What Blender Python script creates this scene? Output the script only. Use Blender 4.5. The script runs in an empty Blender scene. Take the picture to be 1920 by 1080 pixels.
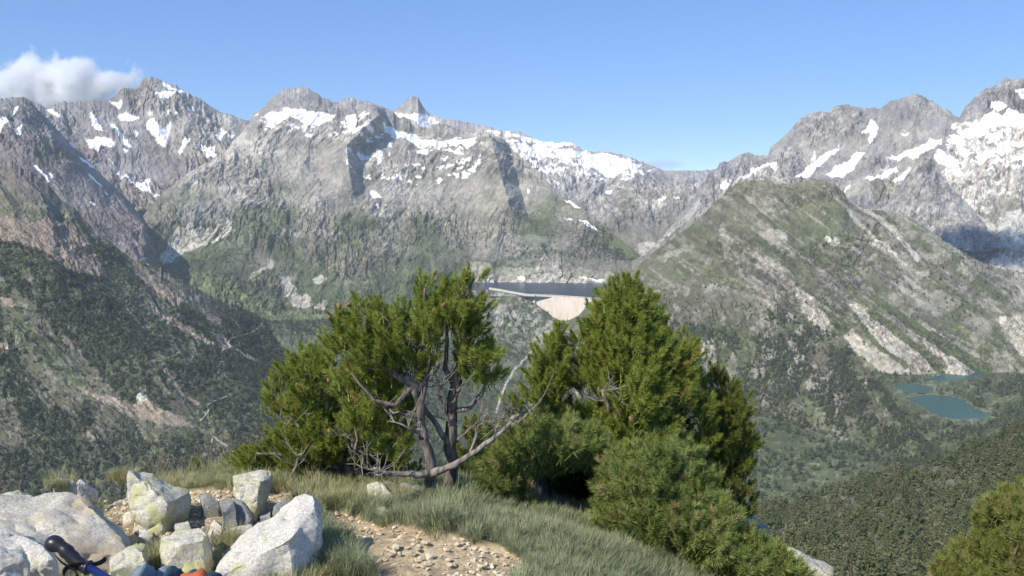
import bpy, bmesh, math, random
import numpy as np
from mathutils import Vector, Matrix
from mathutils import noise as mnoise

# ------------------------------------------------------------------ camera, world, sun
S = bpy.context.scene
FPX = 1663.0                       # focal length in pixels of a 1920 wide frame
PITCH = math.atan(180 / FPX)
CAM = np.array([0.0, 0.0, 1.1])
cd = bpy.data.cameras.new('camera'); cam = bpy.data.objects.new('camera', cd)
S.collection.objects.link(cam); S.camera = cam
cam.location = CAM; cam.rotation_euler = (math.radians(90) - PITCH, 0, 0)
cd.sensor_width = 36; cd.lens = 36 * FPX / 1920; cd.clip_start = 0.05; cd.clip_end = 80000

SUN_DIR = Vector((-0.52, -0.54, 0.67)).normalized()       # towards the sun
W = bpy.data.worlds.new('World'); S.world = W; W.use_nodes = True
nt = W.node_tree; bg = nt.nodes['Background']
sky = nt.nodes.new('ShaderNodeTexSky'); sky.sky_type = 'NISHITA'; sky.sun_disc = False
sky.sun_elevation = math.asin(SUN_DIR.z); sky.sun_rotation = math.atan2(SUN_DIR.x, SUN_DIR.y)
sky.altitude = 4200; sky.air_density = 1.15; sky.dust_density = 0.0; sky.ozone_density = 4.0
hs = nt.nodes.new('ShaderNodeHueSaturation'); hs.inputs['Saturation'].default_value = 1.12; hs.inputs['Hue'].default_value = .506
bx = nt.nodes.new('ShaderNodeMix'); bx.data_type = 'RGBA'; bx.inputs['Factor'].default_value = .5; bx.inputs[7].default_value = (1.0, 2.05, 4.2, 1)   # deep mountain blue
nt.links.new(sky.outputs[0], hs.inputs['Color']); nt.links.new(hs.outputs[0], bx.inputs[6]); nt.links.new(bx.outputs[2], bg.inputs[0]); bg.inputs[1].default_value = 0.14
sl = bpy.data.lights.new('sun', 'SUN'); so = bpy.data.objects.new('sun', sl); S.collection.objects.link(so)
sl.energy = 4.2; sl.angle = math.radians(0.5); sl.color = (1.0, 0.93, 0.82)
so.rotation_euler = (-SUN_DIR).to_track_quat('-Z', 'Y').to_euler()
S.view_settings.view_transform = 'Standard'; S.view_settings.look = 'None'
S.view_settings.exposure = 0.4; S.view_settings.gamma = 1; S.view_settings.use_curve_mapping = False
HAZE_DENSITY = 2.8e-5
S.cycles.volume_bounces = 8

# ------------------------------------------------------------------ projection helpers
cp, sp_ = math.cos(PITCH), math.sin(PITCH)
def P(x, y, r):
    """world points seen at pixel (x, y) of the photograph at horizontal distance r"""
    x = np.asarray(x, float); y = np.asarray(y, float); r = np.asarray(r, float)
    dx = x - 960; dy = FPX * cp + (540 - y) * sp_; dz = -FPX * sp_ + (540 - y) * cp
    k = r / np.hypot(dx, dy)
    return np.stack(np.broadcast_arrays(dx * k + CAM[0], dy * k + CAM[1], dz * k + CAM[2]), -1)
def r_at(y, z, x=960):
    """horizontal distance at which pixel row y reaches height z"""
    dx = x - 960; dy = FPX * cp + (540 - y) * sp_; dz = -FPX * sp_ + (540 - y) * cp
    return (z - CAM[2]) / dz * np.hypot(dx, dy)
def proj(p):
    p = np.asarray(p) - CAM
    f = p[..., 1] * cp - p[..., 2] * sp_; u = p[..., 1] * sp_ + p[..., 2] * cp
    return 960 + FPX * p[..., 0] / f, 540 - FPX * u / f

# ------------------------------------------------------------------ noise
_tab = np.random.RandomState(7).rand(256, 256).astype(np.float32)
def vn(x, y, seed=0):
    x = x + seed * 17.31; y = y + seed * 9.73
    xi = np.floor(x).astype(np.int64); yi = np.floor(y).astype(np.int64)
    fx = (x - xi); fy = (y - yi); fx = fx * fx * (3 - 2 * fx); fy = fy * fy * (3 - 2 * fy)
    a = _tab[xi & 255, yi & 255]; b = _tab[(xi + 1) & 255, yi & 255]
    c = _tab[xi & 255, (yi + 1) & 255]; d = _tab[(xi + 1) & 255, (yi + 1) & 255]
    return (a * (1 - fx) + b * fx) * (1 - fy) + (c * (1 - fx) + d * fx) * fy
def fbm(x, y, o=4, seed=0, g=.5):
    s = 0; a = 1; t = 0
    for i in range(o):
        s = s + a * vn(x, y, seed + i); t += a; a *= g
        x, y = x * 1.62 + y * 1.18, y * 1.62 - x * 1.18
    return s / t
def ridged(x, y, o=4, seed=0, g=.5):
    s = 0; a = 1; t = 0
    for i in range(o):
        s = s + a * (1 - np.abs(2 * vn(x, y, seed + i) - 1)); t += a; a *= g
        x, y = x * 1.62 + y * 1.18, y * 1.62 - x * 1.18
    return s / t
def sm(a, b, x): t = np.clip((x - a) / (b - a), 0, 1); return t * t * (3 - 2 * t)
def inpoly(x, y, poly):
    m = np.zeros(x.shape, bool); n = len(poly)
    xs = [p[0] for p in poly]; ys = [p[1] for p in poly]
    bb = (x >= min(xs)) & (x <= max(xs)) & (y >= min(ys)) & (y <= max(ys))
    if not bb.any(): return m
    X = x[bb]; Y = y[bb]; r = np.zeros(X.shape, bool)
    for i in range(n):
        x1, y1 = poly[i]; x2, y2 = poly[(i + 1) % n]
        if y1 == y2: continue
        c = ((y1 > Y) != (y2 > Y)) & (X < (x2 - x1) * (Y - y1) / (y2 - y1) + x1)
        r ^= c
    m[bb] = r; return m
def inline(x, y, pts, w):
    m = np.zeros(x.shape, bool)
    for (x1, y1), (x2, y2) in zip(pts[:-1], pts[1:]):
        bb = (x > min(x1, x2) - w) & (x < max(x1, x2) + w) & (y > min(y1, y2) - w) & (y < max(y1, y2) + w)
        if not bb.any(): continue
        X = x[bb]; Y = y[bb]; L = (x2 - x1) ** 2 + (y2 - y1) ** 2
        t = np.clip(((X - x1) * (x2 - x1) + (Y - y1) * (y2 - y1)) / L, 0, 1)
        m[bb] |= np.hypot(X - x1 - t * (x2 - x1), Y - y1 - t * (y2 - y1)) < w
    return m

# ------------------------------------------------------------------ objects
C = S.collection
def tag(o, label=None, cat=None, group=None, kind=None):
    if label: o['label'] = label
    if cat: o['category'] = cat
    if group: o['group'] = group
    if kind: o['kind'] = kind
    return o
def link(name, me, mat=None, parent=None):
    o = bpy.data.objects.new(name, me); C.objects.link(o)
    if mat is not None and me is not None and not me.materials: me.materials.append(mat)
    if parent is not None: o.parent = parent; o.matrix_parent_inverse = Matrix.Identity(4)
    return o
def empty(name, loc): 
    o = bpy.data.objects.new(name, None); C.objects.link(o); o.location = loc; o.empty_display_size = .1
    return o
def mesh_np(name, V, F, smooth=True):
    me = bpy.data.meshes.new(name); V = np.asarray(V, np.float32); F = np.asarray(F, np.int32)
    k = F.shape[1]
    me.vertices.add(len(V)); me.vertices.foreach_set('co', V.ravel())
    me.loops.add(F.size); me.loops.foreach_set('vertex_index', F.ravel())
    me.polygons.add(len(F)); me.polygons.foreach_set('loop_start', np.arange(0, F.size, k, dtype=np.int32))
    me.polygons.foreach_set('loop_total', np.full(len(F), k, np.int32))
    me.polygons.foreach_set('use_smooth', np.full(len(F), smooth))
    me.update(calc_edges=True); me.validate(); return me
def add_col(me, col, name='col'):
    a = me.attributes.new(name, 'FLOAT_COLOR', 'POINT'); c = np.ones((len(col), 4), np.float32); c[:, :3] = col
    a.data.foreach_set('color', c.ravel())

# ------------------------------------------------------------------ materials
def newmat(name):
    m = bpy.data.materials.new(name); m.use_nodes = True; n = m.node_tree
    return m, n, n.nodes['Principled BSDF'], n.links.new
def simple(name, col, rough=.7, metal=0, spec=.3, var=0, scale=30, bump=0, bscale=60):
    m, n, b, L = newmat(name)
    b.inputs['Base Color'].default_value = (*col, 1); b.inputs['Roughness'].default_value = rough
    b.inputs['Metallic'].default_value = metal; b.inputs['Specular IOR Level'].default_value = spec
    tc = n.nodes.new('ShaderNodeTexCoord')
    if var:
        t = n.nodes.new('ShaderNodeTexNoise'); t.inputs['Scale'].default_value = scale; t.inputs['Detail'].default_value = 6
        L(tc.outputs['Object'], t.inputs['Vector'])
        r = n.nodes.new('ShaderNodeValToRGB'); r.color_ramp.elements[0].position = .3; r.color_ramp.elements[1].position = .7
        r.color_ramp.elements[0].color = (*[c * (1 - var) for c in col], 1); r.color_ramp.elements[1].color = (*[min(1, c * (1 + var)) for c in col], 1)
        L(t.outputs[0], r.inputs[0]); L(r.outputs[0], b.inputs['Base Color'])
    if bump:
        t = n.nodes.new('ShaderNodeTexNoise'); t.inputs['Scale'].default_value = bscale; t.inputs['Detail'].default_value = 8
        L(tc.outputs['Object'], t.inputs['Vector'])
        u = n.nodes.new('ShaderNodeBump'); u.inputs['Strength'].default_value = bump; u.inputs['Distance'].default_value = .01
        L(t.outputs[0], u.inputs['Height']); L(u.outputs[0], b.inputs['Normal'])
    return m
def terrain_mat():
    m, n, b, L = newmat('mountain_ground')
    a = n.nodes.new('ShaderNodeAttribute'); a.attribute_name = 'col'
    tc = n.nodes.new('ShaderNodeTexCoord')
    t = n.nodes.new('ShaderNodeTexNoise'); t.inputs['Scale'].default_value = .035; t.inputs['Detail'].default_value = 5; t.inputs['Roughness'].default_value = .7
    L(tc.outputs['Object'], t.inputs['Vector'])
    r = n.nodes.new('ShaderNodeMapRange'); r.inputs[1].default_value = .3; r.inputs[2].default_value = .7; r.inputs[3].default_value = .8; r.inputs[4].default_value = 1.2
    L(t.outputs[0], r.inputs[0])
    mx = n.nodes.new('ShaderNodeVectorMath'); mx.operation = 'SCALE'; L(a.outputs['Color'], mx.inputs[0]); L(r.outputs[0], mx.inputs['Scale'])
    L(mx.outputs[0], b.inputs['Base Color']); b.inputs['Roughness'].default_value = .95; b.inputs['Specular IOR Level'].default_value = .1
    return m
def leaf_mat(name, c1, c2, trans=.25, rough=.6, third=None):
    m, n, b, L = newmat(name)
    oi = n.nodes.new('ShaderNodeObjectInfo')
    r = n.nodes.new('ShaderNodeValToRGB'); r.color_ramp.elements[0].color = (*c1, 1); r.color_ramp.elements[1].color = (*c2, 1)
    if third:
        e = r.color_ramp.elements.new(.92); e.color = (*c2, 1); r.color_ramp.elements[-1].color = (*third, 1)
    L(oi.outputs['Random'], r.inputs[0]); L(r.outputs[0], b.inputs['Base Color'])
    b.inputs['Roughness'].default_value = rough; b.inputs['Specular IOR Level'].default_value = .25
    tr = n.nodes.new('ShaderNodeBsdfTranslucent'); L(r.outputs[0], tr.inputs[0])
    mx = n.nodes.new('ShaderNodeMixShader'); mx.inputs[0].default_value = trans
    L(b.outputs[0], mx.inputs[1]); L(tr.outputs[0], mx.inputs[2]); L(mx.outputs[0], n.nodes['Material Output'].inputs[0])
    return m
M_terr = terrain_mat()

# ------------------------------------------------------------------ terrain layers
K = dict(rock=(.36, .335, .285), rockd=(.19, .183, .18), rockp=(.205, .175, .165), grass=(.108, .122, .062), dull=(.165, .158, .108),
         floor=(.062, .075, .040), scree=(.44, .41, .34), rust=(.26, .205, .16), snow=(.92, .90, .88), pale=(.46, .43, .37),
         meadow=(.155, .18, .088), cliff=(.30, .285, .265), soil=(.33, .27, .2), slab=(.50, .47, .41))
K = {k: np.array(v, np.float32) for k, v in K.items()}
def ip(curve, X):
    c = sorted(curve); xs = [p[0] for p in c]
    return np.interp(X, xs, [p[1] for p in c]), np.interp(X, xs, [p[2] for p in c])
LAYERS = {}
def layer(name, x0, x1, curves, step=1.8, amp=1.0, spur=(90, .35), shear=0.0, jag=1.6, seed=0, paint=None, smoothv=True, back=True,
          fine=1.0, label=None, post=None):
    """curves run from the foot (near) to the crest (far): lists of (pixel x, pixel y, distance)"""
    X = np.arange(x0, x1 + step, step)
    Y = []; R = []
    for c in curves:
        y, r = ip(c, X); Y.append(y); R.append(r)
    Y = np.array(Y); R = np.array(R)
    # crest jaggedness
    jn = (ridged(X / 26, X * 0 + 3, 5, seed + 50, .72) - .55) * 12 * jag
    jn = jn + (fbm(X / 5, X * 0, 3, seed + 51) - .5) * 4.5 * jag
    jn = jn + np.maximum(0, ridged(X / 11 + 7, X * 0 + 1, 3, seed + 53, .6) - .58) * 26 * jag * sm(.35, .6, fbm(X / 60, X * 0, 2, seed + 54))
    for i in range(len(Y) - 2, -1, -1): Y[i] = np.maximum(Y[i], Y[i + 1] + 4)
    for i in range(1, len(R)): R[i] = np.maximum(R[i], R[i - 1] + 5)
    nrow = [max(3, int(np.percentile(Y[i] - Y[i + 1], 90) / step)) for i in range(len(Y) - 1)]
    t = np.concatenate([np.linspace(i, i + 1, n, endpoint=False) for i, n in enumerate(nrow)] + [[len(Y) - 1.0]])
    ii = np.minimum(t.astype(int), len(Y) - 2); f = (t - ii)[:, None]
    YY = Y[ii] * (1 - f) + Y[ii + 1] * f; RR = R[ii] * (1 - f) + R[ii + 1] * f
    if smoothv and len(Y) > 2:
        k = max(3, int(14 / step)) | 1
        pad = np.pad(RR, ((k, k), (0, 0)), mode='edge'); cs = np.cumsum(pad, 0)
        sm_ = (cs[2 * k:] - cs[:-2 * k]) / (2 * k); n = min(len(sm_), len(RR))
        w = np.clip(np.minimum(np.arange(n), np.arange(n)[::-1]) / k, 0, 1)[:, None]
        RR[:n] = RR[:n] * (1 - w) + sm_[:n] * w
    XX = np.broadcast_to(X, YY.shape)
    YY = YY - (jn * .6 - 1)[None, :] * np.exp(-(YY - Y[-1]) / 13.0)      # the teeth of the crest die out just below it
    top = YY - Y[-1] + jn * .6                                       # pixels below the crest
    wx = (fbm(XX / 70, YY / 70, 3, seed + 30) - .5) * 60; wy = (fbm(XX / 70, YY / 70, 3, seed + 35) - .5) * 60
    s = XX + shear * YY + wx; q = YY + wy
    d = (ridged(s / spur[0], q / spur[0] * spur[1], 3, seed + 1, .5) - .5) * spur[0] * .24 * min(1.2, amp)
    cl = ridged(s / 36, q / 58, 5, seed + 11, .58); cl = cl + .35 * (np.abs(vn(s / 17, q / 30, seed + 15) - .5) < .06) * -.35
    fn = ridged((XX + shear * .6 * YY) / 15 + wx / 30, YY / 19 + wy / 30, 4, seed + 21, .62)
    ro = .40 + .85 * sm(.36, .62, fbm(XX / 95 + 3, YY / 60, 3, seed + 97, .55))         # calm slopes and broken ground
    d = d + ((cl - .5) * 17 * amp + (fn - .55) * 8.5 * amp * fine) * ro
    d = d + (fbm(XX / 4.5, YY / 4.5, 2, seed + 40) - .5) * 2.2 * amp * fine
    top = np.maximum(top, 0); fade = sm(0, 30, top) * .85 + .15 * sm(0, 4, top)
    a = RR / FPX * d * fade
    pt = P(XX, YY, RR)
    rad = pt[..., :2] - CAM[:2]; rad = rad / np.linalg.norm(rad, axis=-1, keepdims=True)
    pt[..., :2] -= rad * (a * .72)[..., None]; pt[..., 2] += a * .70
    N = dict(X=XX, Y=YY, R=RR, top=top, d=d, cl=cl, fn=fn, s=s, q=q, seed=seed)
    if post: post(pt, N)
    col = paint(N).astype(np.float32)
    g1 = fbm(XX / 3.2, YY / 2.8, 2, seed + 90, .7); g2_ = fbm((XX + shear * YY) / 8, YY / 7, 3, seed + 93, .65)
    snow = (col.min(-1) > .75)
    big = .88 + .26 * sm(.36, .64, fbm(XX / 60 + 9, YY / 34, 4, seed + 99, .55)); mot = (.72 + .40 * sm(.42, .58, g1)) * (.84 + .42 * sm(.42, .6, g2_)) * 1.0
    col = col * np.where(snow, 1, big * (1 + (mot - 1) * (.35 + .7 * (ro - .4))))[..., None]
    nr, nc = YY.shape
    V = pt.reshape(-1, 3); cc = col.reshape(-1, 3)
    if back:
        bp = [];
        for dr, dz in ((25, -12), (140, -110), (500, -420)):
            b = pt[-1].copy(); b[:, :2] += rad[-1] * dr; b[:, 2] += dz + (fbm(X / 20, X * 0 + dr, 3, seed + 60) - .5) * dr * .5; bp.append(b)
        V = np.concatenate([V] + bp); cc = np.concatenate([cc] + [cc[-nc:]] * 3); nr2 = nr + 3
    else: nr2 = nr
    idx = np.arange(nr2 * nc).reshape(nr2, nc)
    F = np.stack([idx[:-1, :-1], idx[:-1, 1:], idx[1:, 1:], idx[1:, :-1]], -1).reshape(-1, 4)
    me = mesh_np(name, V, F, False); add_col(me, cc)
    o = link(name, me, M_terr); tag(o, label=label, kind='structure')
    N['P'] = pt; N['X0'] = x0; N['step'] = step; LAYERS[name] = N
    return N
def lerp(a, b, t): t = np.asarray(t)[..., None]; return a * (1 - t) + b * t
def paint_polys(col, N, items, jit=7):
    X, Y = N['X'], N['Y']; sd = N['seed']
    jx = X + (fbm(X / 9, Y / 9, 3, sd + 70) - .5) * jit * 2; jy = Y + (fbm(X / 9, Y / 9, 3, sd + 75) - .5) * jit * 2
    for it in items:
        kind = it[0]; c = K[it[1]]
        if kind == 'p':
            m = inpoly(jx, jy, it[2]).astype(float) * (it[3] if len(it) > 3 else 1)
            if it[1] != 'snow': m = m * (.5 + .5 * sm(.34, .5, fbm(X / 6, Y / 5, 3, sd + 85)))
        elif kind == 'l': m = inline(X + (jx - X) * .35, Y + (jy - Y) * .35, it[2], it[3]).astype(float)
        elif kind == 'n':                                  # noisy patches inside a region: (n, mat, poly, scale, threshold)
            m = inpoly(jx, jy, it[2]) * sm(it[4] - .02, it[4] + .02, fbm(X / it[3], Y / (it[3] * .6), 4, sd + 80, .55))
        col = lerp(col, c, m)
    return col
def SN(*pl): return [('p', 'snow', p) for p in pl]

# ---- far left peak with snow gullies
def paint_D(N):
    X, Y = N['X'], N['Y']; n = fbm(X / 60, Y / 40, 4, 3)
    c = lerp(K['rockp'], K['rockd'] * 1.25, sm(.42, .6, n)); c = lerp(c, K['rock'] * .9, sm(.55, .8, N['fn']) * .5)
    c = lerp(c, K['rock'], inpoly(X, Y, [(255, 200), (280, 135), (440, 220), (420, 300), (330, 300)]) * .6)
    c = lerp(c, K['grass'] * 1.2, sm(360, 420, Y + (n - .5) * 120) * .7)
    return paint_polys(c, N, SN(
        [(303, 154), (315, 158), (325, 168), (340, 172), (350, 178), (335, 178), (322, 174), (312, 168)],
        [(291, 177), (303, 178), (312, 173), (325, 180), (333, 183), (320, 189), (304, 191)],
        [(204, 190), (228, 190), (231, 196), (225, 202), (212, 196)],
        [(218, 215), (235, 212), (252, 218), (264, 225), (240, 228), (226, 222)],
        [(277, 227), (290, 224), (295, 240), (303, 246), (314, 233), (319, 238), (314, 262), (310, 278), (302, 272), (293, 266), (283, 250), (275, 243)],
        [(203, 232), (213, 236), (225, 246), (235, 256), (246, 268), (249, 275), (238, 276), (229, 268), (222, 255), (208, 244)],
        [(170, 216), (178, 225), (185, 235), (195, 252), (186, 250), (172, 238)],
        [(157, 263), (175, 265), (180, 258), (198, 264), (212, 268), (218, 277), (210, 282), (192, 276), (186, 288), (172, 280)],
        [(192, 280), (198, 300), (208, 310), (222, 322), (232, 338), (248, 345), (262, 350), (272, 345), (276, 335), (282, 338), (279, 352), (284, 365), (301, 375), (288, 376), (268, 366), (248, 352), (228, 340), (214, 322), (204, 308)],
        [(376, 273), (390, 278), (397, 270), (403, 272), (399, 292), (412, 294), (398, 303), (388, 304), (386, 292), (377, 285)],
        [(403, 255), (413, 251), (414, 238), (420, 250), (432, 258), (441, 260), (432, 266), (426, 257), (412, 263), (405, 262)],
        [(345, 268), (358, 266), (355, 275), (345, 282), (335, 292), (333, 285), (342, 275)],
        [(315, 214), (322, 216), (318, 222), (313, 218)], [(325, 214), (333, 220), (336, 226), (328, 222)],
        [(273, 212), (285, 214), (287, 219), (278, 217)], [(86, 205), (98, 207), (120, 230), (108, 226), (92, 212)],
        [(250, 246), (260, 250), (256, 255), (250, 251)], [(230, 281), (240, 282), (240, 290), (232, 289)],
        [(352, 112 + 100), (362, 212), (362, 216), (353, 217)], [(408, 240), (416, 254), (410, 252)]), jit=4)
layer('far_left_peak', -220, 520, [
    [(-220, 520, 5600), (520, 520, 5600)], [(-220, 380, 6200), (200, 400, 6100), (300, 400, 6000), (520, 380, 6300)],
    [(-220, 290, 6700), (520, 290, 6700)],
    [(-220, 185, 7300), (0, 187, 7300), (40, 183, 7300), (85, 202, 7300), (120, 193, 7300), (150, 190, 7300), (190, 188, 7300), (212, 182, 7300), (228, 168, 7300), (242, 167, 7300),
     (256, 165, 7300), (268, 152, 7300), (281, 143, 7300), (300, 150, 7300), (345, 170, 7300), (380, 192, 7300), (410, 208, 7300), (430, 214, 7300), (465, 225, 7300), (520, 262, 7300)]],
    paint=paint_D, seed=100, amp=1.15, spur=(85, .4), shear=-.3, step=1.9, jag=.9)
# ---- dark spur in front of it
def paint_D2(N):
    X, Y = N['X'], N['Y']; n = fbm(X / 50, Y / 50, 4, 5)
    c = lerp(K['rockd'] * 1.15, K['rockp'], sm(.4, .6, n)); c = lerp(c, K['grass'], sm(.45, .6, fbm(X / 80, Y / 35, 3, 9)) * .55)
    c = lerp(c, K['rockp'] * 1.05, inpoly(X, Y, [(100, 300), (330, 420), (210, 470), (60, 350)]) * .6)
    return paint_polys(c, N, SN([(27, 203), (34, 205), (30, 215), (26, 219)], [(0, 258), (-20, 262), (-10, 240), (10, 228), (22, 236), (14, 240), (6, 246)],
        [(25, 250), (38, 240), (42, 236), (40, 258), (33, 261)], [(62, 314), (70, 316), (95, 342), (88, 340)],
        [(163, 327), (170, 330), (193, 352), (188, 352), (168, 335)], [(194, 358), (204, 366), (198, 366)], [(92, 328), (98, 330), (100, 340), (96, 338)],
        [(167, 381), (176, 382), (180, 388), (170, 385)], [(123, 256), (130, 262), (145, 280), (138, 278)], [(148, 294), (160, 300), (190, 320), (182, 320), (155, 304)],
        [(212, 341), (225, 345), (245, 360), (238, 358)]), jit=2.5)
layer('left_scree_spur', -220, 480, [
    [(-220, 560, 4700), (340, 560, 4650), (480, 640, 4700)], [(-220, 360, 5200), (100, 380, 5080), (340, 440, 5000), (480, 580, 5000)],
    [(-220, 200, 5900), (0, 189, 5750), (20, 187, 5740), (42, 182, 5730), (60, 194, 5720), (85, 219, 5720), (110, 247, 5730), (150, 287, 5750), (200, 336, 5780), (240, 374, 5800), (262, 402, 5850), (285, 450, 5900), (320, 560, 5900), (480, 700, 5900)]],
    paint=paint_D2, seed=130, amp=.9, spur=(70, .3), shear=-.7, jag=.6)
# ---- far snow ridge
def paint_E(N):
    X, Y = N['X'], N['Y']; n = fbm(X / 50, Y / 35, 4, 5)
    c = lerp(K['rockd'] * 1.5, K['rock'] * 1.05, sm(.35, .65, n)); c = lerp(c, K['slab'], sm(.6, .85, N['fn']) * .4)
    c = lerp(c, K['dull'] * .9, sm(350, 430, Y + (n - .5) * 90) * .75)
    reg = [(970, 255), (1075, 268), (1110, 288), (1190, 300), (1232, 318), (1200, 330), (1150, 335), (1120, 325), (1080, 318), (1040, 300), (985, 292)]
    c = paint_polys(c, N, SN([(738, 208), (748, 214), (765, 218), (795, 216), (815, 222), (826, 234), (806, 244), (790, 240), (770, 226), (750, 226)],
        [(945, 247), (955, 246), (953, 255)], [(975, 268), (988, 258), (990, 266), (980, 270)],
        [(970, 275), (990, 277), (1010, 290), (1013, 298), (998, 301), (985, 298), (970, 285)], [(1015, 270), (1040, 268), (1075, 268), (1068, 274), (1030, 278), (1010, 280)],
        [(1015, 322), (1035, 320), (1058, 327), (1040, 329), (1020, 327)], [(1020, 283), (1060, 285), (1095, 290), (1110, 310), (1085, 300), (1060, 302), (1030, 290)],
        [(1090, 288), (1140, 288), (1160, 292), (1150, 310), (1120, 316), (1095, 305)], [(1135, 355), (1150, 356), (1140, 366), (1134, 362)],
        [(1232, 375), (1248, 374), (1242, 386), (1234, 384)], [(1262, 378), (1276, 378), (1268, 384)], [(1040, 343), (1050, 345), (1046, 350)]), jit=4)
    c = paint_polys(c, N, [('n', 'snow', reg, 16, .44), ('n', 'snow', [(900, 240), (1000, 262), (1230, 320), (1180, 345), (1000, 330)], 12, .57),
        ('p', 'scree', [(1150, 362), (1180, 370), (1225, 372), (1250, 388), (1230, 392), (1190, 384), (1160, 375)]),
        ('p', 'pale', [(1195, 460), (1215, 455), (1240, 462), (1225, 490), (1205, 484)]), ('p', 'scree', [(1130, 340), (1160, 345), (1180, 362), (1150, 362)], .6)], jit=5)
    return c
layer('far_snow_ridge', 690, 1420, [
    [(690, 540, 5600), (1420, 540, 5600)], [(690, 440, 6200), (1100, 440, 6300), (1420, 440, 6000)], [(690, 370, 6900), (1420, 370, 6900)],
    [(690, 235, 7900), (725, 216, 7900), (742, 206, 7900), (755, 196, 7900), (764, 187, 7900), (772, 182, 7900), (784, 183, 7900), (792, 196, 7900), (798, 207, 7900), (812, 217, 7900), (830, 223, 7900), (870, 228, 7900), (900, 233, 7900), (925, 241, 7900), (950, 247, 7900), (975, 246, 7900),
     (990, 255, 7900), (1010, 263, 7900), (1040, 268, 7900), (1076, 268, 7900), (1095, 282, 7900), (1150, 287, 7900), (1180, 295, 7900), (1215, 308, 7900), (1245, 318, 7900), (1290, 321, 7900), (1335, 318, 7900), (1420, 300, 7900)]],
    paint=paint_E, seed=160, amp=1.0, spur=(60, .5), jag=.55)
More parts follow.
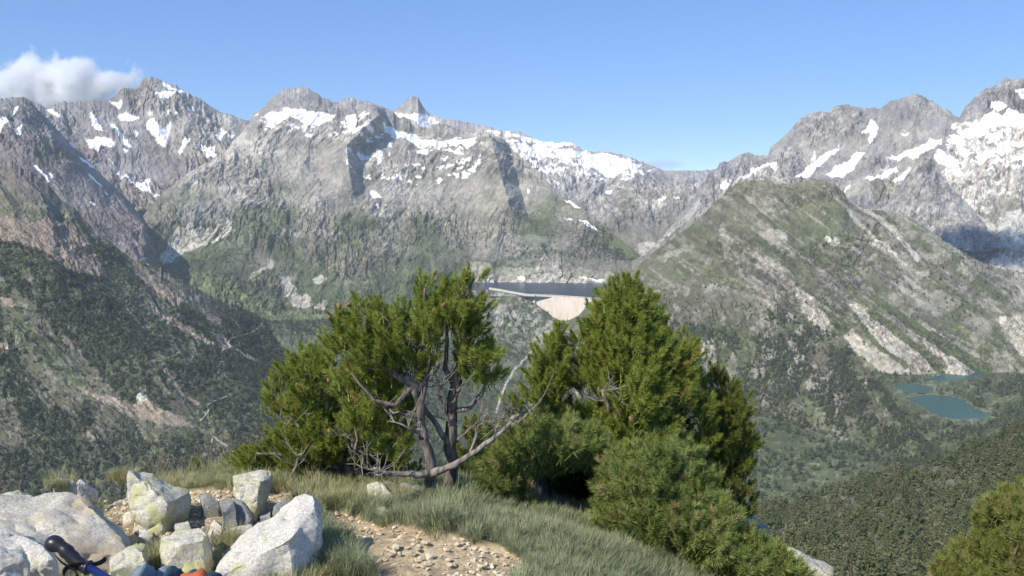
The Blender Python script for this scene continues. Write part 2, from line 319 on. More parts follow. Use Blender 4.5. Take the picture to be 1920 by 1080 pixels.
# ---- central massif
def paint_C(N):
    X, Y = N['X'], N['Y']; N['forest'] = sm(.46, .56, fbm(X / 26, Y / 15, 4, 66, .6)) * sm(380, 500, Y) * (1 - inpoly(X, Y, [(870, 490), (1212, 490), (1212, 560), (870, 560)])) * (1 - inpoly(X, Y, [(295, 410), (450, 410), (430, 470), (320, 500), (290, 490)])) * (Y < 640); n = fbm(X / 70, Y / 45, 4, 5); f2 = fbm(X / 7, Y / 6, 3, 15, .6); f3 = fbm((X + .5 * Y) / 22, Y / 14, 4, 25, .6)
    rock = lerp(K['rock'], K['rock'] * .72, sm(.4, .65, f3)); rock = lerp(rock, K['slab'], sm(.55, .7, f2) * .6)
    veg = lerp(K['dull'], K['grass'] * .95, sm(.4, .6, n))
    h = sm(300, 470, Y + (n - .5) * 170)
    vm = np.clip(sm(.40, .58, f2 * .55 + fbm(X / 28, Y / 18, 4, 35, .6) * .45 + h * .42 - .09) * (.22 + .78 * h), 0, 1)
    c = lerp(rock, veg, vm)
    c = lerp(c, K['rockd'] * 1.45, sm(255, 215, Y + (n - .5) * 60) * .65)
    c = lerp(c, K['floor'] * 1.5, sm(.5, .62, fbm(X / 30, Y / 18, 4, 45)) * sm(430, 520, Y) * .7)
    c = paint_polys(c, N, [
        ('p', 'scree', [(330, 432), (372, 425), (400, 430), (432, 420), (438, 438), (415, 456), (380, 466), (345, 474), (318, 497), (295, 490), (312, 465)]),
        ('p', 'cliff', [(330, 390), (380, 380), (440, 390), (438, 425), (400, 420), (360, 425), (335, 425)], .6),
        ('p', 'meadow', [(345, 520), (390, 510), (430, 530), (470, 560), (520, 575), (600, 590), (600, 615), (480, 615), (430, 580), (370, 545)]),
        ('p', 'grass', [(180, 440), (290, 440), (310, 470), (290, 500), (340, 520), (300, 540), (200, 500)], .8),
        ('p', 'scree', [(525, 520), (545, 518), (555, 548), (580, 556), (582, 580), (555, 578), (530, 555)]), ('p', 'scree', [(590, 514), (612, 516), (600, 535), (588, 530)]),
        ('p', 'scree', [(470, 520), (505, 490), (518, 488), (515, 500), (478, 524)], .8), ('p', 'scree', [(580, 440 + 130), (615, 570), (610, 585), (590, 585)]),
        ('p', 'scree', [(880, 492), (920, 500), (1010, 505), (1040, 480), (1060, 500), (1140, 515), (1160, 530), (900, 532), (870, 510)], .55),
        ('p', 'pale', [(1010, 500), (1022, 478), (1035, 500), (1060, 515), (1060, 532), (985, 532)], .75),
        ('p', 'cliff', [(880, 450), (1000, 440), (1100, 460), (1160, 480), (1180, 500), (1130, 520), (1040, 505), (950, 495), (890, 490)], .4),
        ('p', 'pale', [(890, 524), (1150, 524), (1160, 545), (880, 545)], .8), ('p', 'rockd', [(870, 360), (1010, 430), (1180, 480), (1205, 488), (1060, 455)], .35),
        ('p', 'rockd', [(938, 300), (948, 345), (962, 362), (950, 380), (936, 350)], .75),  # shaded side of the pyramid, its shade painted in dark rock colour
        ('p', 'rockd', [(700, 195), (716, 240), (680, 280), (640, 300), (652, 345), (672, 378), (660, 380), (640, 330), (625, 300), (690, 262), (700, 230)], .6),  # shadow face along the summit rib, painted in as darker rock
        ('p', 'rock', [(500, 440), (560, 425), (640, 440), (640, 455), (540, 450)], .5)], jit=7)
    c = paint_polys(c, N, SN(
        [(496, 218), (510, 214), (528, 216), (530, 208), (548, 212), (570, 210), (590, 216), (612, 216), (630, 224), (618, 232), (600, 240), (585, 236), (575, 240), (560, 230), (540, 228), (520, 236), (505, 232)],
        [(648, 222), (668, 218), (670, 232), (665, 246), (652, 246), (650, 232)], [(640, 250), (660, 252), (672, 250), (665, 262), (650, 260)],
        [(716, 236), (735, 244), (752, 250), (778, 252), (792, 262), (808, 264), (830, 262), (828, 272), (808, 272), (790, 278), (770, 268), (750, 262), (735, 262), (722, 248)],
        [(830, 262), (860, 264), (880, 262), (898, 272), (888, 282), (878, 290), (868, 280), (850, 276)], [(832, 276), (850, 282), (870, 300), (862, 300), (845, 288)],
        [(780, 280), (805, 280), (800, 288), (785, 288)], [(668, 290), (682, 290), (690, 302), (680, 305)], [(695, 300), (706, 290), (708, 282), (718, 288), (715, 310), (708, 312), (705, 298)],
        [(738, 333), (752, 334), (756, 340), (742, 338)], [(692, 362), (706, 366), (716, 374), (702, 378), (694, 372)], [(703, 390), (712, 388), (710, 397)],
        [(856, 308), (874, 313), (870, 318), (858, 314)], [(848, 328), (860, 334), (860, 340), (850, 334)], [(1058, 374), (1075, 380), (1092, 392), (1078, 388)],
        [(1085, 412), (1098, 420), (1122, 432), (1120, 436), (1100, 430)], [(1060, 410), (1075, 416), (1068, 417)], [(986, 316), (996, 320), (990, 322)], [(985, 358), (992, 360), (994, 368), (988, 366)],
        [(905, 524), (918, 523), (917, 527), (905, 527)], [(968, 519), (985, 520), (987, 525), (972, 524)], [(1088, 524), (1130, 525), (1125, 529), (1092, 528)]), jit=3.5)
    c = paint_polys(c, N, [('n', 'snow', [(480, 215), (700, 220), (700, 275), (600, 262), (490, 248)], 14, .64), ('n', 'snow', [(650, 250), (905, 262), (900, 345), (700, 345), (650, 330)], 13, .65)], jit=3)
    return c
def post_C(pt, N):
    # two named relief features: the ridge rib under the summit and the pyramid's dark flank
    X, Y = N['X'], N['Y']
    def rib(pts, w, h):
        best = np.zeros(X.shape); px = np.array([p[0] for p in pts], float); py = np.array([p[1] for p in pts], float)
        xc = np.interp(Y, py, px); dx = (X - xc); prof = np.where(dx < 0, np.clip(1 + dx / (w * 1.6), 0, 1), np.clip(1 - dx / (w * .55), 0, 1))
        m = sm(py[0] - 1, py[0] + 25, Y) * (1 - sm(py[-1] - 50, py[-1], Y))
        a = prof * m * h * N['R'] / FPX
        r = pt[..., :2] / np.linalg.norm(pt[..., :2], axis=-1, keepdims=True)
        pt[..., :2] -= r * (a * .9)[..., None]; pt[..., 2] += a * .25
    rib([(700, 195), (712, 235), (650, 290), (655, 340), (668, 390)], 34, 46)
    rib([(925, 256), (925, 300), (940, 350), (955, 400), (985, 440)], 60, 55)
layer('central_massif', 190, 1212, [
    [(190, 640, 4650), (700, 640, 4650), (880, 560, 5120), (1150, 560, 5120), (1212, 560, 5150)],
    [(190, 600, 4800), (700, 600, 4800), (880, 533, 5185), (1150, 533, 5185), (1212, 533, 5200)],
    [(190, 520, 5100), (400, 500, 5100), (700, 520, 5050), (880, 505, 5270), (1212, 508, 5245)],
    [(190, 480, 5200), (300, 420, 5500), (430, 400, 5600), (900, 420, 5700), (1000, 440, 5600), (1212, 500, 5300)],
    [(190, 470, 5300), (260, 415, 5600), (300, 372, 5800), (340, 340, 5900), (420, 300, 6100), (600, 265, 6200), (900, 300, 6200), (1000, 370, 5900), (1212, 495, 5350)],
    [(190, 462, 5400), (215, 445, 5500), (245, 425, 5700), (300, 370, 6000), (350, 325, 6200), (385, 305, 6300), (420, 287, 6400), (445, 258, 6500), (463, 238, 6500), (474, 215, 6500), (497, 199, 6500), (515, 180, 6500), (530, 170, 6500), (550, 166, 6500),
     (575, 167, 6500), (592, 174, 6500), (605, 186, 6500), (620, 192, 6500), (638, 190, 6500), (652, 183, 6500), (665, 184, 6500), (680, 190, 6500), (692, 189, 6500), (702, 194, 6500), (722, 202, 6500), (738, 207, 6500), (742, 217, 6500), (750, 222, 6500), (757, 219, 6500), (768, 226, 6500), (776, 238, 6500), (790, 245, 6450), (806, 240, 6450), (812, 233, 6450),
     (835, 233, 6450), (850, 237, 6450), (870, 245, 6450), (900, 250, 6450), (925, 253, 6400), (940, 262, 6350), (960, 281, 6300), (1000, 318, 6100), (1040, 354, 5950), (1080, 385, 5800), (1110, 406, 5700), (1150, 436, 5550), (1190, 470, 5400), (1212, 492, 5350)]],
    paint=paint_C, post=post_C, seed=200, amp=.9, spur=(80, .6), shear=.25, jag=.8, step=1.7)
# ---- right massif
def paint_F(N):
    X, Y = N['X'], N['Y']; n = fbm(X / 60, Y / 60, 4, 5); f2 = fbm(X / 8, Y / 7, 3, 15, .6)
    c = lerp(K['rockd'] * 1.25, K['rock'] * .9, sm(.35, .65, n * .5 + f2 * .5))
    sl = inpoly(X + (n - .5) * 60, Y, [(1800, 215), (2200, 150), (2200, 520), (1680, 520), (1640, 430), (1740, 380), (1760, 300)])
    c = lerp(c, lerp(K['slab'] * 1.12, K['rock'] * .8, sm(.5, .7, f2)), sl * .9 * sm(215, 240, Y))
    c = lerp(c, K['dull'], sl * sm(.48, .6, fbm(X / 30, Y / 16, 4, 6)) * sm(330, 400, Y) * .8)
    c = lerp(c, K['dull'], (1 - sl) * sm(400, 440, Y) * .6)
    c = paint_polys(c, N, [('p', 'scree', [(1350, 345), (1460, 310), (1470, 335), (1560, 350), (1660, 325), (1720, 330), (1690, 370), (1620, 372), (1560, 368), (1360, 372)], .8),
        ('p', 'scree', [(1205, 470), (1240, 440), (1290, 400), (1330, 360), (1340, 365), (1290, 415), (1230, 465)], .6), ('p', 'dull', [(1630, 345), (1670, 345), (1700, 370), (1640, 385)], .7)], jit=5)
    return paint_polys(c, N, SN(
        [(1614, 253), (1622, 248), (1630, 238), (1632, 228), (1640, 232), (1646, 246), (1640, 260), (1632, 272), (1628, 262), (1630, 254)],
        [(1505, 336), (1490, 338), (1510, 322), (1530, 305), (1550, 293), (1570, 284), (1575, 275), (1572, 288), (1548, 308), (1528, 322), (1520, 338)],
        [(1522, 305), (1526, 290), (1530, 280), (1530, 296), (1528, 306)],
        [(1547, 337), (1565, 322), (1590, 305), (1602, 292), (1612, 286), (1622, 290), (1608, 304), (1602, 322), (1580, 335), (1560, 340)],
        [(1655, 302), (1680, 295), (1710, 285), (1738, 275), (1742, 264), (1752, 272), (1766, 268), (1765, 278), (1740, 290), (1725, 302), (1712, 308), (1700, 300), (1680, 304)],
        [(1610, 345), (1628, 336), (1650, 338), (1670, 325), (1682, 316), (1682, 328), (1664, 340), (1640, 346), (1620, 340)], [(1670, 347), (1690, 335), (1708, 320), (1712, 328), (1695, 345), (1682, 346)],
        [(1688, 256), (1700, 254), (1706, 256), (1695, 260)], [(1350, 350), (1356, 345), (1368, 347), (1360, 356), (1350, 357)],
        [(1376, 338), (1392, 330), (1405, 325), (1408, 314), (1415, 320), (1440, 310), (1458, 312), (1455, 322), (1440, 318), (1425, 322), (1400, 335)],
        [(1300, 347), (1308, 344), (1310, 350), (1300, 354)], [(1581, 358), (1592, 348), (1595, 352), (1584, 360)],
        [(1797, 255), (1815, 245), (1835, 235), (1850, 222), (1860, 216), (1875, 222), (1890, 218), (1960, 224), (1990, 240), (1920, 246), (1880, 246), (1850, 250), (1820, 262), (1803, 264)],
        [(1856, 210), (1866, 198), (1882, 200), (1888, 212), (1870, 216)], [(1903, 180), (1930, 178), (1930, 196), (1912, 190)], [(1870, 276), (1890, 270), (1960, 262), (1980, 270), (1920, 275), (1885, 280)],
        [(1756, 300), (1790, 312), (1800, 318), (1775, 315)], [(1790, 285), (1815, 285), (1810, 292), (1795, 290)], [(1825, 298), (1850, 292), (1858, 298), (1840, 303)], [(1755, 330), (1765, 332), (1760, 338)])
        + [('n', 'snow', [(1790, 235), (2000, 235), (2000, 320), (1780, 335), (1750, 300)], 15, .57)], jit=3)
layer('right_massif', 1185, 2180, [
    [(1185, 560, 4500), (2180, 560, 4700)], [(1185, 520, 4600), (1400, 430, 5000), (1700, 440, 4900), (2180, 470, 4900)],
    [(1185, 500, 4700), (1300, 400, 5200), (1420, 340, 5500), (1600, 360, 5500), (1700, 360, 5500), (2180, 350, 5500)], [(1185, 492, 4750), (1300, 385, 5300), (1350, 345, 5600), (1450, 330, 5750), (1500, 325, 5850), (1720, 305, 5900), (1850, 260, 5900), (2180, 260, 5900)],
    [(1185, 490, 4800), (1210, 478, 4900), (1245, 440, 5000), (1290, 385, 5400), (1320, 345, 5700), (1332, 322, 5900), (1345, 314, 6000), (1350, 306, 6000), (1365, 303, 6100), (1385, 291, 6200), (1403, 285, 6300), (1420, 291, 6300), (1440, 290, 6300), (1446, 274, 6300), (1462, 262, 6300), (1480, 245, 6300), (1497, 226, 6300), (1512, 218, 6300), (1522, 210, 6300), (1540, 208, 6300), (1552, 212, 6300), (1562, 202, 6300), (1580, 196, 6300), (1620, 202, 6300), (1648, 204, 6300), (1668, 190, 6300),
     (1690, 184, 6300), (1710, 178, 6300), (1722, 179, 6300), (1745, 190, 6300), (1765, 202, 6300), (1780, 208, 6300), (1790, 216, 6300), (1799, 220, 6300), (1812, 198, 6300), (1830, 180, 6300), (1850, 166, 6300), (1872, 160, 6300), (1882, 149, 6300), (1915, 149, 6300), (1940, 165, 6300), (2050, 150, 6300), (2180, 190, 6300)]],
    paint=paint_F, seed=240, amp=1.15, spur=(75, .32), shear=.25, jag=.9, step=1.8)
def paint_F3(N):
    X, Y = N['X'], N['Y']; f2 = fbm(X / 9, Y / 7, 3, 15, .6)
    return lerp(K['rockd'] * 1.2, K['rock'] * .95, sm(.3, .7, f2))
layer('pyramid_spur', 1600, 1880, [[(1600, 470, 4750), (1880, 470, 4750)],
    [(1600, 436, 5000), (1640, 405, 5050), (1675, 368, 5150), (1700, 330, 5250), (1722, 300, 5300), (1738, 284, 5350), (1746, 296, 5350), (1760, 322, 5300), (1785, 352, 5200), (1830, 400, 5100), (1880, 450, 5000)]],
    paint=paint_F3, seed=260, amp=.9, spur=(40, .4), jag=1.0)
# ---- reservoir shelf, valley and forest below the dam
def paint_B(N):
    X, Y = N['X'], N['Y']; n = fbm(X / 60, Y / 40, 4, 5); f2 = fbm(X / 9, Y / 7, 3, 15, .6)
    N['forest'] = sm(.36, .52, fbm(X / 40, Y / 22, 4, 8)) * (1 - .75 * sm(690, 580, Y + (n - .5) * 60) * sm(820, 900, X))
    c = lerp(K['floor'] * 1.2, K['floor'] * 1.8, sm(.4, .6, n)); c = lerp(c, K['rock'], sm(.46, .6, f2) * sm(700, 600, Y) * sm(780, 880, X) * .85)
    c = lerp(c, K['dull'], sm(.5, .6, fbm(X / 26, Y / 14, 4, 9)) * sm(760, 640, Y) * .6)
    scr = [('p', 'scree', [(1010, 615), (1045, 625), (1040, 640), (1010, 660), (1000, 700), (985, 690), (995, 650)], .4), ('l', 'pale', [(1004, 650), (990, 668), (975, 690), (962, 700), (950, 722), (938, 752), (930, 775)], 2),
           ('p', 'meadow', [(330, 500), (400, 520), (470, 560), (620, 590), (620, 600), (480, 602), (430, 590)], .9),
           ('p', 'rock', [(905, 560), (950, 575), (940, 600), (915, 590)], .7), ('p', 'scree', [(940, 585), (980, 590), (965, 600), (945, 598)], .6)]
    N['forest'] = N['forest'] * (1 - inpoly(X, Y, scr[0][2])) * (1 - inline(X, Y, scr[1][2], 7)) * (1 - inpoly(X, Y, scr[2][2])) 
    return paint_polys(c, N, scr, jit=4)
layer('valley_below_dam', 380, 1200, [
    [(380, 1000, 2100), (1200, 1000, 2000)], [(380, 800, 3000), (1200, 800, 2900)], [(380, 700, 3600), (900, 690, 3600), (1200, 700, 3500)],
    [(380, 640, 4150), (900, 630, 4050), (1060, 625, 4200), (1200, 640, 4200)],
    [(380, 560, 4550), (440, 585, 4450), (490, 592, 4350), (560, 589, 4400), (640, 588, 4450), (800, 575, 4450), (870, 548, 4550), (905, 541, 4560), (925, 546, 4560), (955, 550, 4520), (980, 558, 4460), (1003, 568, 4420), (1020, 580, 4405), (1035, 592, 4400), (1050, 601, 4390), (1062, 606, 4380), (1075, 602, 4360), (1090, 597, 4330), (1120, 600, 4300), (1200, 620, 4250)]],
    paint=paint_B, seed=300, amp=.75, spur=(120, .5), jag=.3, step=1.9)
# ---- mid right mountain with long scree aprons
def paint_G(N):
    X, Y = N['X'], N['Y']; n = fbm(X / 60, Y / 45, 4, 5); f2 = fbm(X / 8, Y / 7, 3, 15, .6)
    sh = X - 1.35 * Y                                          # runs along the fall lines
    st = fbm(sh / 13, (X + Y) / 160, 4, 12, .6); st2 = fbm(sh / 38, (X + Y) / 220, 3, 22)
    c = lerp(K['dull'] * .85, K['rock'] * .82, sm(.46, .64, f2 * .5 + st * .5) * .9)
    c = lerp(c, K['grass'] * 1.1, sm(.5, .62, st2) * .8 * sm(330, 420, Y))
    c = lerp(c, K['scree'] * .8, sm(.64, .7, st) * .5)
    c = lerp(c, K['dull'] * 1.15, inpoly(X, Y, [(1395, 330), (1600, 340), (1590, 365), (1400, 372)]) * .7)
    c = lerp(c, K['rock'] * 1.0, sm(.5, .6, fbm(X / 30, Y / 18, 4, 40)) * sm(1560, 1700, X) * .5)
    c = paint_polys(c, N, [
        ('p', 'grass', [(1195, 500), (1340, 380), (1380, 345), (1420, 420), (1400, 470), (1340, 520), (1200, 560)], .35),
        ('p', 'scree', [(1420, 440), (1440, 430), (1470, 432), (1478, 455), (1440, 462)], .9), ('p', 'scree', [(1345, 430), (1356, 425), (1372, 460), (1366, 490), (1352, 470)], .5), ('p', 'scree', [(1225, 488), (1290, 455), (1302, 460), (1250, 492)], .5),
        ('p', 'scree', [(1490, 548), (1510, 550), (1540, 585), (1560, 612), (1555, 628), (1530, 620), (1505, 590)]),
        ('p', 'scree', [(1585, 572), (1620, 580), (1660, 610), (1720, 660), (1760, 690), (1830, 690), (1800, 706), (1740, 710), (1660, 700), (1600, 665), (1580, 630), (1600, 625), (1640, 660), (1620, 620)]),
        ('p', 'scree', [(1700, 610), (1740, 618), (1790, 650), (1830, 690), (1790, 695), (1740, 660)]), ('p', 'scree', [(1870, 600), (1960, 590), (2000, 700), (1920, 672), (1890, 640)]),
        ('l', 'grass', [(1630, 590), (1700, 640), (1770, 700)], 6), ('l', 'grass', [(1600, 600), (1650, 660), (1700, 690)], 4), ('l', 'scree', [(1600, 375), (1680, 440), (1720, 490)], 6), ('l', 'grass', [(1640, 560), (1750, 640), (1850, 690)], 10),
        ('p', 'pale', [(1550, 445), (1570, 447), (1572, 465), (1556, 462)]), ('l', 'scree', [(1590, 400), (1640, 450), (1700, 500)], 3)], jit=7)
    N['forest'] = sm(.5, .6, n) * .35 * (Y > 480)
    return c
layer('right_mountain', 1055, 2180, [
    [(1055, 840, 3650), (1200, 840, 3350), (1450, 840, 2920), (1600, 840, 3010), (2180, 840, 3180)],
    [(1055, 720, 3700), (1200, 720, 3400), (1450, 720, 2950), (1600, 740, 3060), (2180, 740, 3260)],
    [(1055, 660, 4000), (1200, 640, 3600), (1450, 640, 3150), (1600, 690, 3150), (1680, 706, 3120), (1800, 704, 3200), (1900, 680, 3400), (2180, 650, 3600)],
    [(1055, 640, 4100), (1200, 580, 3900), (1450, 480, 3400), (1600, 540, 3430), (1800, 600, 3520), (2180, 600, 3780)],
    [(1055, 604, 4350), (1085, 592, 4330), (1100, 572, 4330), (1112, 560, 4330), (1150, 530, 4300), (1195, 500, 4250), (1220, 476, 4200), (1260, 448, 4050), (1300, 420, 3900), (1340, 381, 3800), (1368, 352, 3700), (1385, 340, 3700), (1410, 338, 3700), (1435, 337, 3700), (1455, 345, 3700),
     (1490, 344, 3720), (1515, 336, 3720), (1545, 336, 3720), (1565, 347, 3720), (1582, 362, 3720), (1592, 378, 3720), (1620, 392, 3750), (1660, 395, 3780), (1700, 405, 3800), (1740, 430, 3800), (1770, 452, 3800), (1820, 480, 3850), (1860, 500, 3900), (1920, 512, 3950), (2180, 545, 4000)]],
    paint=paint_G, post=lambda pt, N: pt.__setitem__((Ellipsis, 2), pt[..., 2] - 16 * sm(670, 715, N['Y']) * sm(1560, 1640, N['X'])), seed=340, amp=1.0, spur=(85, .22), shear=-1.25, jag=.7, step=1.7)
# ---- forested shoulder in front of it
def paint_G2(N):
    X, Y = N['X'], N['Y']; n = fbm(X / 60, Y / 45, 4, 5); f2 = fbm(X / 9, Y / 8, 3, 15, .6)
    c = lerp(K['dull'] * .85, K['grass'], sm(.4, .6, n)); rk = sm(.53, .63, fbm((X) / 18, Y / 26, 4, 44, .6)) * sm(900, 700, Y) * .75
    c = lerp(c, K['rock'] * 1.05, rk * (.35 + .65 * sm(.4, .6, f2)))
    c = lerp(c, K['floor'] * 1.4, sm(780, 900, Y) * .7)
    N['forest'] = np.clip(sm(.36, .5, fbm(X / 34, Y / 30, 4, 9)) * (1 - rk * .8) * (.35 + .65 * sm(520, 640, Y - (X - 1400) * .15)), .05, 1)
    N['forest'] = N['forest'] * (1 - .9 * inpoly(X, Y, [(1220, 540), (1440, 545), (1440, 600), (1360, 620), (1240, 600)]))
    return paint_polys(c, N, [('p', 'dull', [(1330, 545), (1400, 550), (1440, 570), (1420, 590), (1370, 600), (1310, 590)], .9), ('p', 'scree', [(1410, 818), (1438, 820), (1430, 840), (1412, 850)]), ('p', 'scree', [(1462, 850), (1478, 852), (1472, 870), (1462, 864)])], jit=6)
layer('forested_shoulder', 930, 1850, [
    [(930, 1080, 1700), (1850, 1080, 1450)], [(930, 1060, 1750), (960, 960, 2000), (1000, 900, 2200), (1850, 900, 1950)], [(930, 1050, 1780), (960, 900, 2200), (1000, 800, 2550), (1400, 760, 2500), (1700, 800, 2250), (1850, 890, 1990)],
    [(930, 1040, 1800), (950, 930, 2200), (975, 800, 2600), (1000, 725, 3000), (1060, 660, 3300), (1120, 605, 3400), (1200, 548, 3500), (1330, 528, 3300), (1400, 545, 3200), (1440, 562, 3100), (1500, 598, 3000), (1560, 626, 2900), (1610, 668, 2750), (1655, 722, 2600), (1690, 780, 2400), (1730, 830, 2200), (1820, 890, 2000), (1850, 905, 2000)]],
    paint=paint_G2, seed=380, amp=.95, spur=(90, .4), shear=-.5, jag=.5, step=1.8)
# ---- lake basin
LZ = -594.0
LAKES = [[(1738, 768), (1722, 758), (1700, 748), (1720, 743), (1752, 741), (1780, 743), (1812, 752), (1820, 764), (1840, 770), (1862, 776), (1850, 786), (1800, 786), (1765, 782)],
         [(1682, 722), (1700, 719), (1740, 722), (1748, 730), (1735, 738), (1700, 737), (1684, 731)],
         [(1735, 712), (1765, 704), (1800, 704), (1830, 692), (1850, 686), (1890, 680), (1900, 686), (1860, 696), (1832, 706), (1800, 714), (1760, 717)]]
def lake_mask(X, Y):
    jx = X + (fbm(X / 9, Y / 6, 3, 470) - .5) * 10; jy = Y + (fbm(X / 9, Y / 6, 3, 475) - .5) * 4; m = np.zeros(X.shape, bool)
    for l in LAKES: m |= inpoly(jx, jy, l)
    return m
def post_I(pt, N):
    fl = pt.copy(); fl[..., 2] = LZ; N['X'], N['Y'] = proj(fl); X, Y = N['X'], N['Y']; lm = lake_mask(X, Y); b = fbm(X / 30, Y / 10, 4, 3)
    base = LZ + .8 + b * 2.5 * sm(.3, .6, b) + 4 * sm(.5, .8, fbm(X / 60, Y / 20, 3, 8)) * (Y < 900)
    hill = sm(1880, 2060, X + (Y - 700) * .6) * 40 * sm(690, 740, Y) * (fbm(X / 50, Y / 20, 3, 13) + .3)
    z = np.where(lm, LZ - 6, base + hill)
    pt[..., 2] = z; N['lake'] = lm
def paint_I(N):
    X, Y = N['X'], N['Y']; n = fbm(X / 40, Y / 16, 4, 5); f2 = fbm(X / 9, Y / 4, 3, 15, .6)
    c = lerp(K['grass'] * 1.0, K['floor'] * 1.7, sm(.4, .6, n)); c = lerp(c, K['rock'] * .9, sm(.64, .7, f2) * .35)
    near = np.zeros(X.shape, bool)
    for dx, dy in ((-6, 0), (6, 0), (0, 2), (0, -2)): near |= lake_mask(X + dx, Y + dy)
    c = lerp(c, K['dull'] * 1.1, near * .4); nf = near.copy()
    for dx, dy in ((0, -16), (0, -11), (0, -6), (5, -9), (-5, -9)): nf |= lake_mask(X + dx, Y + dy)
    N['forest'] = sm(.36, .5, n) * (~nf) * (~N['lake']) * (.4 + .6 * sm(1780, 1860, X)); return c
def plane_curve(y): return [(x, y, r_at(y, LZ, x)) for x in range(1400, 2261, 20)]
layer('lake_basin', 1420, 2240, [plane_curve(960), plane_curve(800), plane_curve(740), plane_curve(650)], paint=paint_I, post=post_I, seed=420, amp=0, jag=0, step=1.8, smoothv=False, back=False)
# ---- left forested slope
def paint_A(N):
    X, Y = N['X'], N['Y']; n = fbm((X - .6 * Y) / 60, (Y + .5 * X) / 110, 4, 5); f2 = fbm(X / 9, Y / 7, 3, 15, .6)
    g = fbm((X - 1.0 * Y) / 70, (Y + X) / 260, 4, 19)
    c = lerp(K['grass'] * .95, K['dull'] * .8, sm(.4, .6, n)); c = lerp(c, K['rock'] * .8, sm(.56, .66, f2) * .5)
    up = sm(430, 340, Y + .05 * X); c = lerp(c, lerp(K['rockp'], K['dull'], sm(.4, .6, n)), up * .8)
    scr = [('p', 'rust', [(-220, 405), (0, 415), (60, 418), (105, 412), (140, 425), (165, 450), (185, 490), (205, 522), (170, 520), (120, 500), (80, 478), (30, 458), (-220, 440)]),
        ('p', 'soil', [(140, 480), (175, 495), (205, 524), (150, 515), (90, 490)], .7),
        ('p', 'rust', [(235, 468), (255, 490), (290, 520), (320, 545), (350, 572), (330, 578), (300, 556), (262, 515)]),
        ('p', 'rust', [(370, 580), (392, 585), (420, 603), (412, 611), (388, 604)]), ('p', 'soil', [(300, 588), (325, 600), (370, 625), (405, 648), (400, 654), (350, 632), (318, 612)]),
        ('p', 'rust', [(395, 628), (425, 635), (445, 655), (430, 662), (410, 648)], .9), ('p', 'soil', [(440, 655), (470, 665), (490, 685), (475, 680), (450, 668)]),
        ('p', 'soil', [(150, 735), (190, 740), (250, 755), (275, 742), (300, 765), (340, 785), (375, 805), (330, 800), (260, 785), (200, 760)]), ('p', 'pale', [(255, 740), (268, 742), (280, 752), (262, 756)]),
        ('p', 'soil', [(-10, 558), (20, 560), (30, 575), (5, 575)]), ('p', 'soil', [(0, 640), (15, 645), (20, 662), (0, 660)]), ('l', 'soil', [(305, 690), (325, 720), (345, 745), (370, 758)], 4), ('p', 'soil', [(112, 625), (140, 640), (160, 665), (140, 655), (120, 642)], .8)]
    m = np.zeros(X.shape, bool)
    for s in scr: m |= (inpoly(X, Y, s[2]) if s[0] == 'p' else inline(X, Y, s[2], s[3]))
    f = sm(.42, .5, fbm((X - .5 * Y) / 55, (Y + .3 * X) / 60, 4, 29, .55)) * .9 + .1
    f = f * (1 - .8 * sm(.54, .6, g)) * sm(430, 480, Y - .25 * X + 30)
    f = np.maximum(f, sm(380, 460, X) * (Y > 590)); f = np.maximum(f, sm(820, 880, Y))
    N['forest'] = f * (~m)
    c = lerp(c, K['floor'], np.clip(f, 0, 1) * .6)
    return paint_polys(c, N, scr, jit=7)
layer('left_slope', -260, 760, [
    [(-260, 1010, 2250), (760, 1010, 1900)], [(-260, 850, 2500), (300, 850, 2250), (760, 1005, 1950)], [(-260, 650, 2800), (300, 680, 2600), (500, 720, 2650), (760, 1000, 2000)],
    [(-260, 480, 3100), (100, 510, 2850), (300, 600, 2850), (450, 650, 2900), (560, 760, 2750), (760, 998, 2050)],
    [(-260, 270, 3550), (0, 304, 3380), (28, 308, 3360), (60, 324, 3340), (90, 345, 3320), (112, 372, 3300), (140, 390, 3280), (172, 426, 3240), (200, 448, 3220), (225, 468, 3210), (245, 482, 3200), (280, 498, 3200), (330, 518, 3200), (380, 545, 3220), (430, 570, 3250), (470, 588, 3280), (493, 600, 3280), (510, 625, 3200), (540, 670, 3050), (600, 760, 2750), (680, 880, 2300), (760, 996, 2100)]],
    paint=paint_A, seed=460, amp=.85, spur=(110, .3), shear=-.9, jag=.9, step=1.8)
# ---- near forest slope, bottom right
def paint_H(N):
    X, Y = N['X'], N['Y']; n = fbm(X / 70, Y / 50, 4, 5)
    c = lerp(K['floor'] * 1.6, K['dull'] * .8, sm(.4, .6, n))
    gr = [('p', 'meadow', [(1805, 935), (1835, 925), (1842, 950), (1835, 985), (1812, 975)], .9), ('p', 'meadow', [(1720, 1060), (1760, 1040), (1780, 1035), (1760, 1090), (1720, 1100)], .9), ('p', 'meadow', [(1860, 870), (1880, 860), (1876, 890), (1862, 893)], .7)]
    N['forest'] = .12 + .88 * sm(.42, .52, fbm(X / 45, Y / 30, 4, 9, .6)); c = lerp(c, K['dull'] * 1.1, 1 - N['forest']); m = np.zeros(X.shape, bool)
    for g in gr: m |= inpoly(X, Y, g[2])
    N['forest'] = N['forest'] * (~m); return paint_polys(c, N, gr, jit=7)
layer('near_forest_slope', 1180, 2240, [
    [(1180, 1330, 260), (2240, 1330, 260)], [(1180, 1120, 450), (2240, 1120, 420)],
    [(1180, 1060, 900), (1350, 1000, 950), (1450, 955, 1000), (1560, 922, 1050), (1640, 902, 1080), (1720, 876, 1100), (1800, 852, 1120), (1870, 826, 1150), (1920, 806, 1150), (2240, 720, 1150)]],
    paint=paint_H, seed=500, amp=.7, spur=(150, .4), jag=.4, step=3.0)
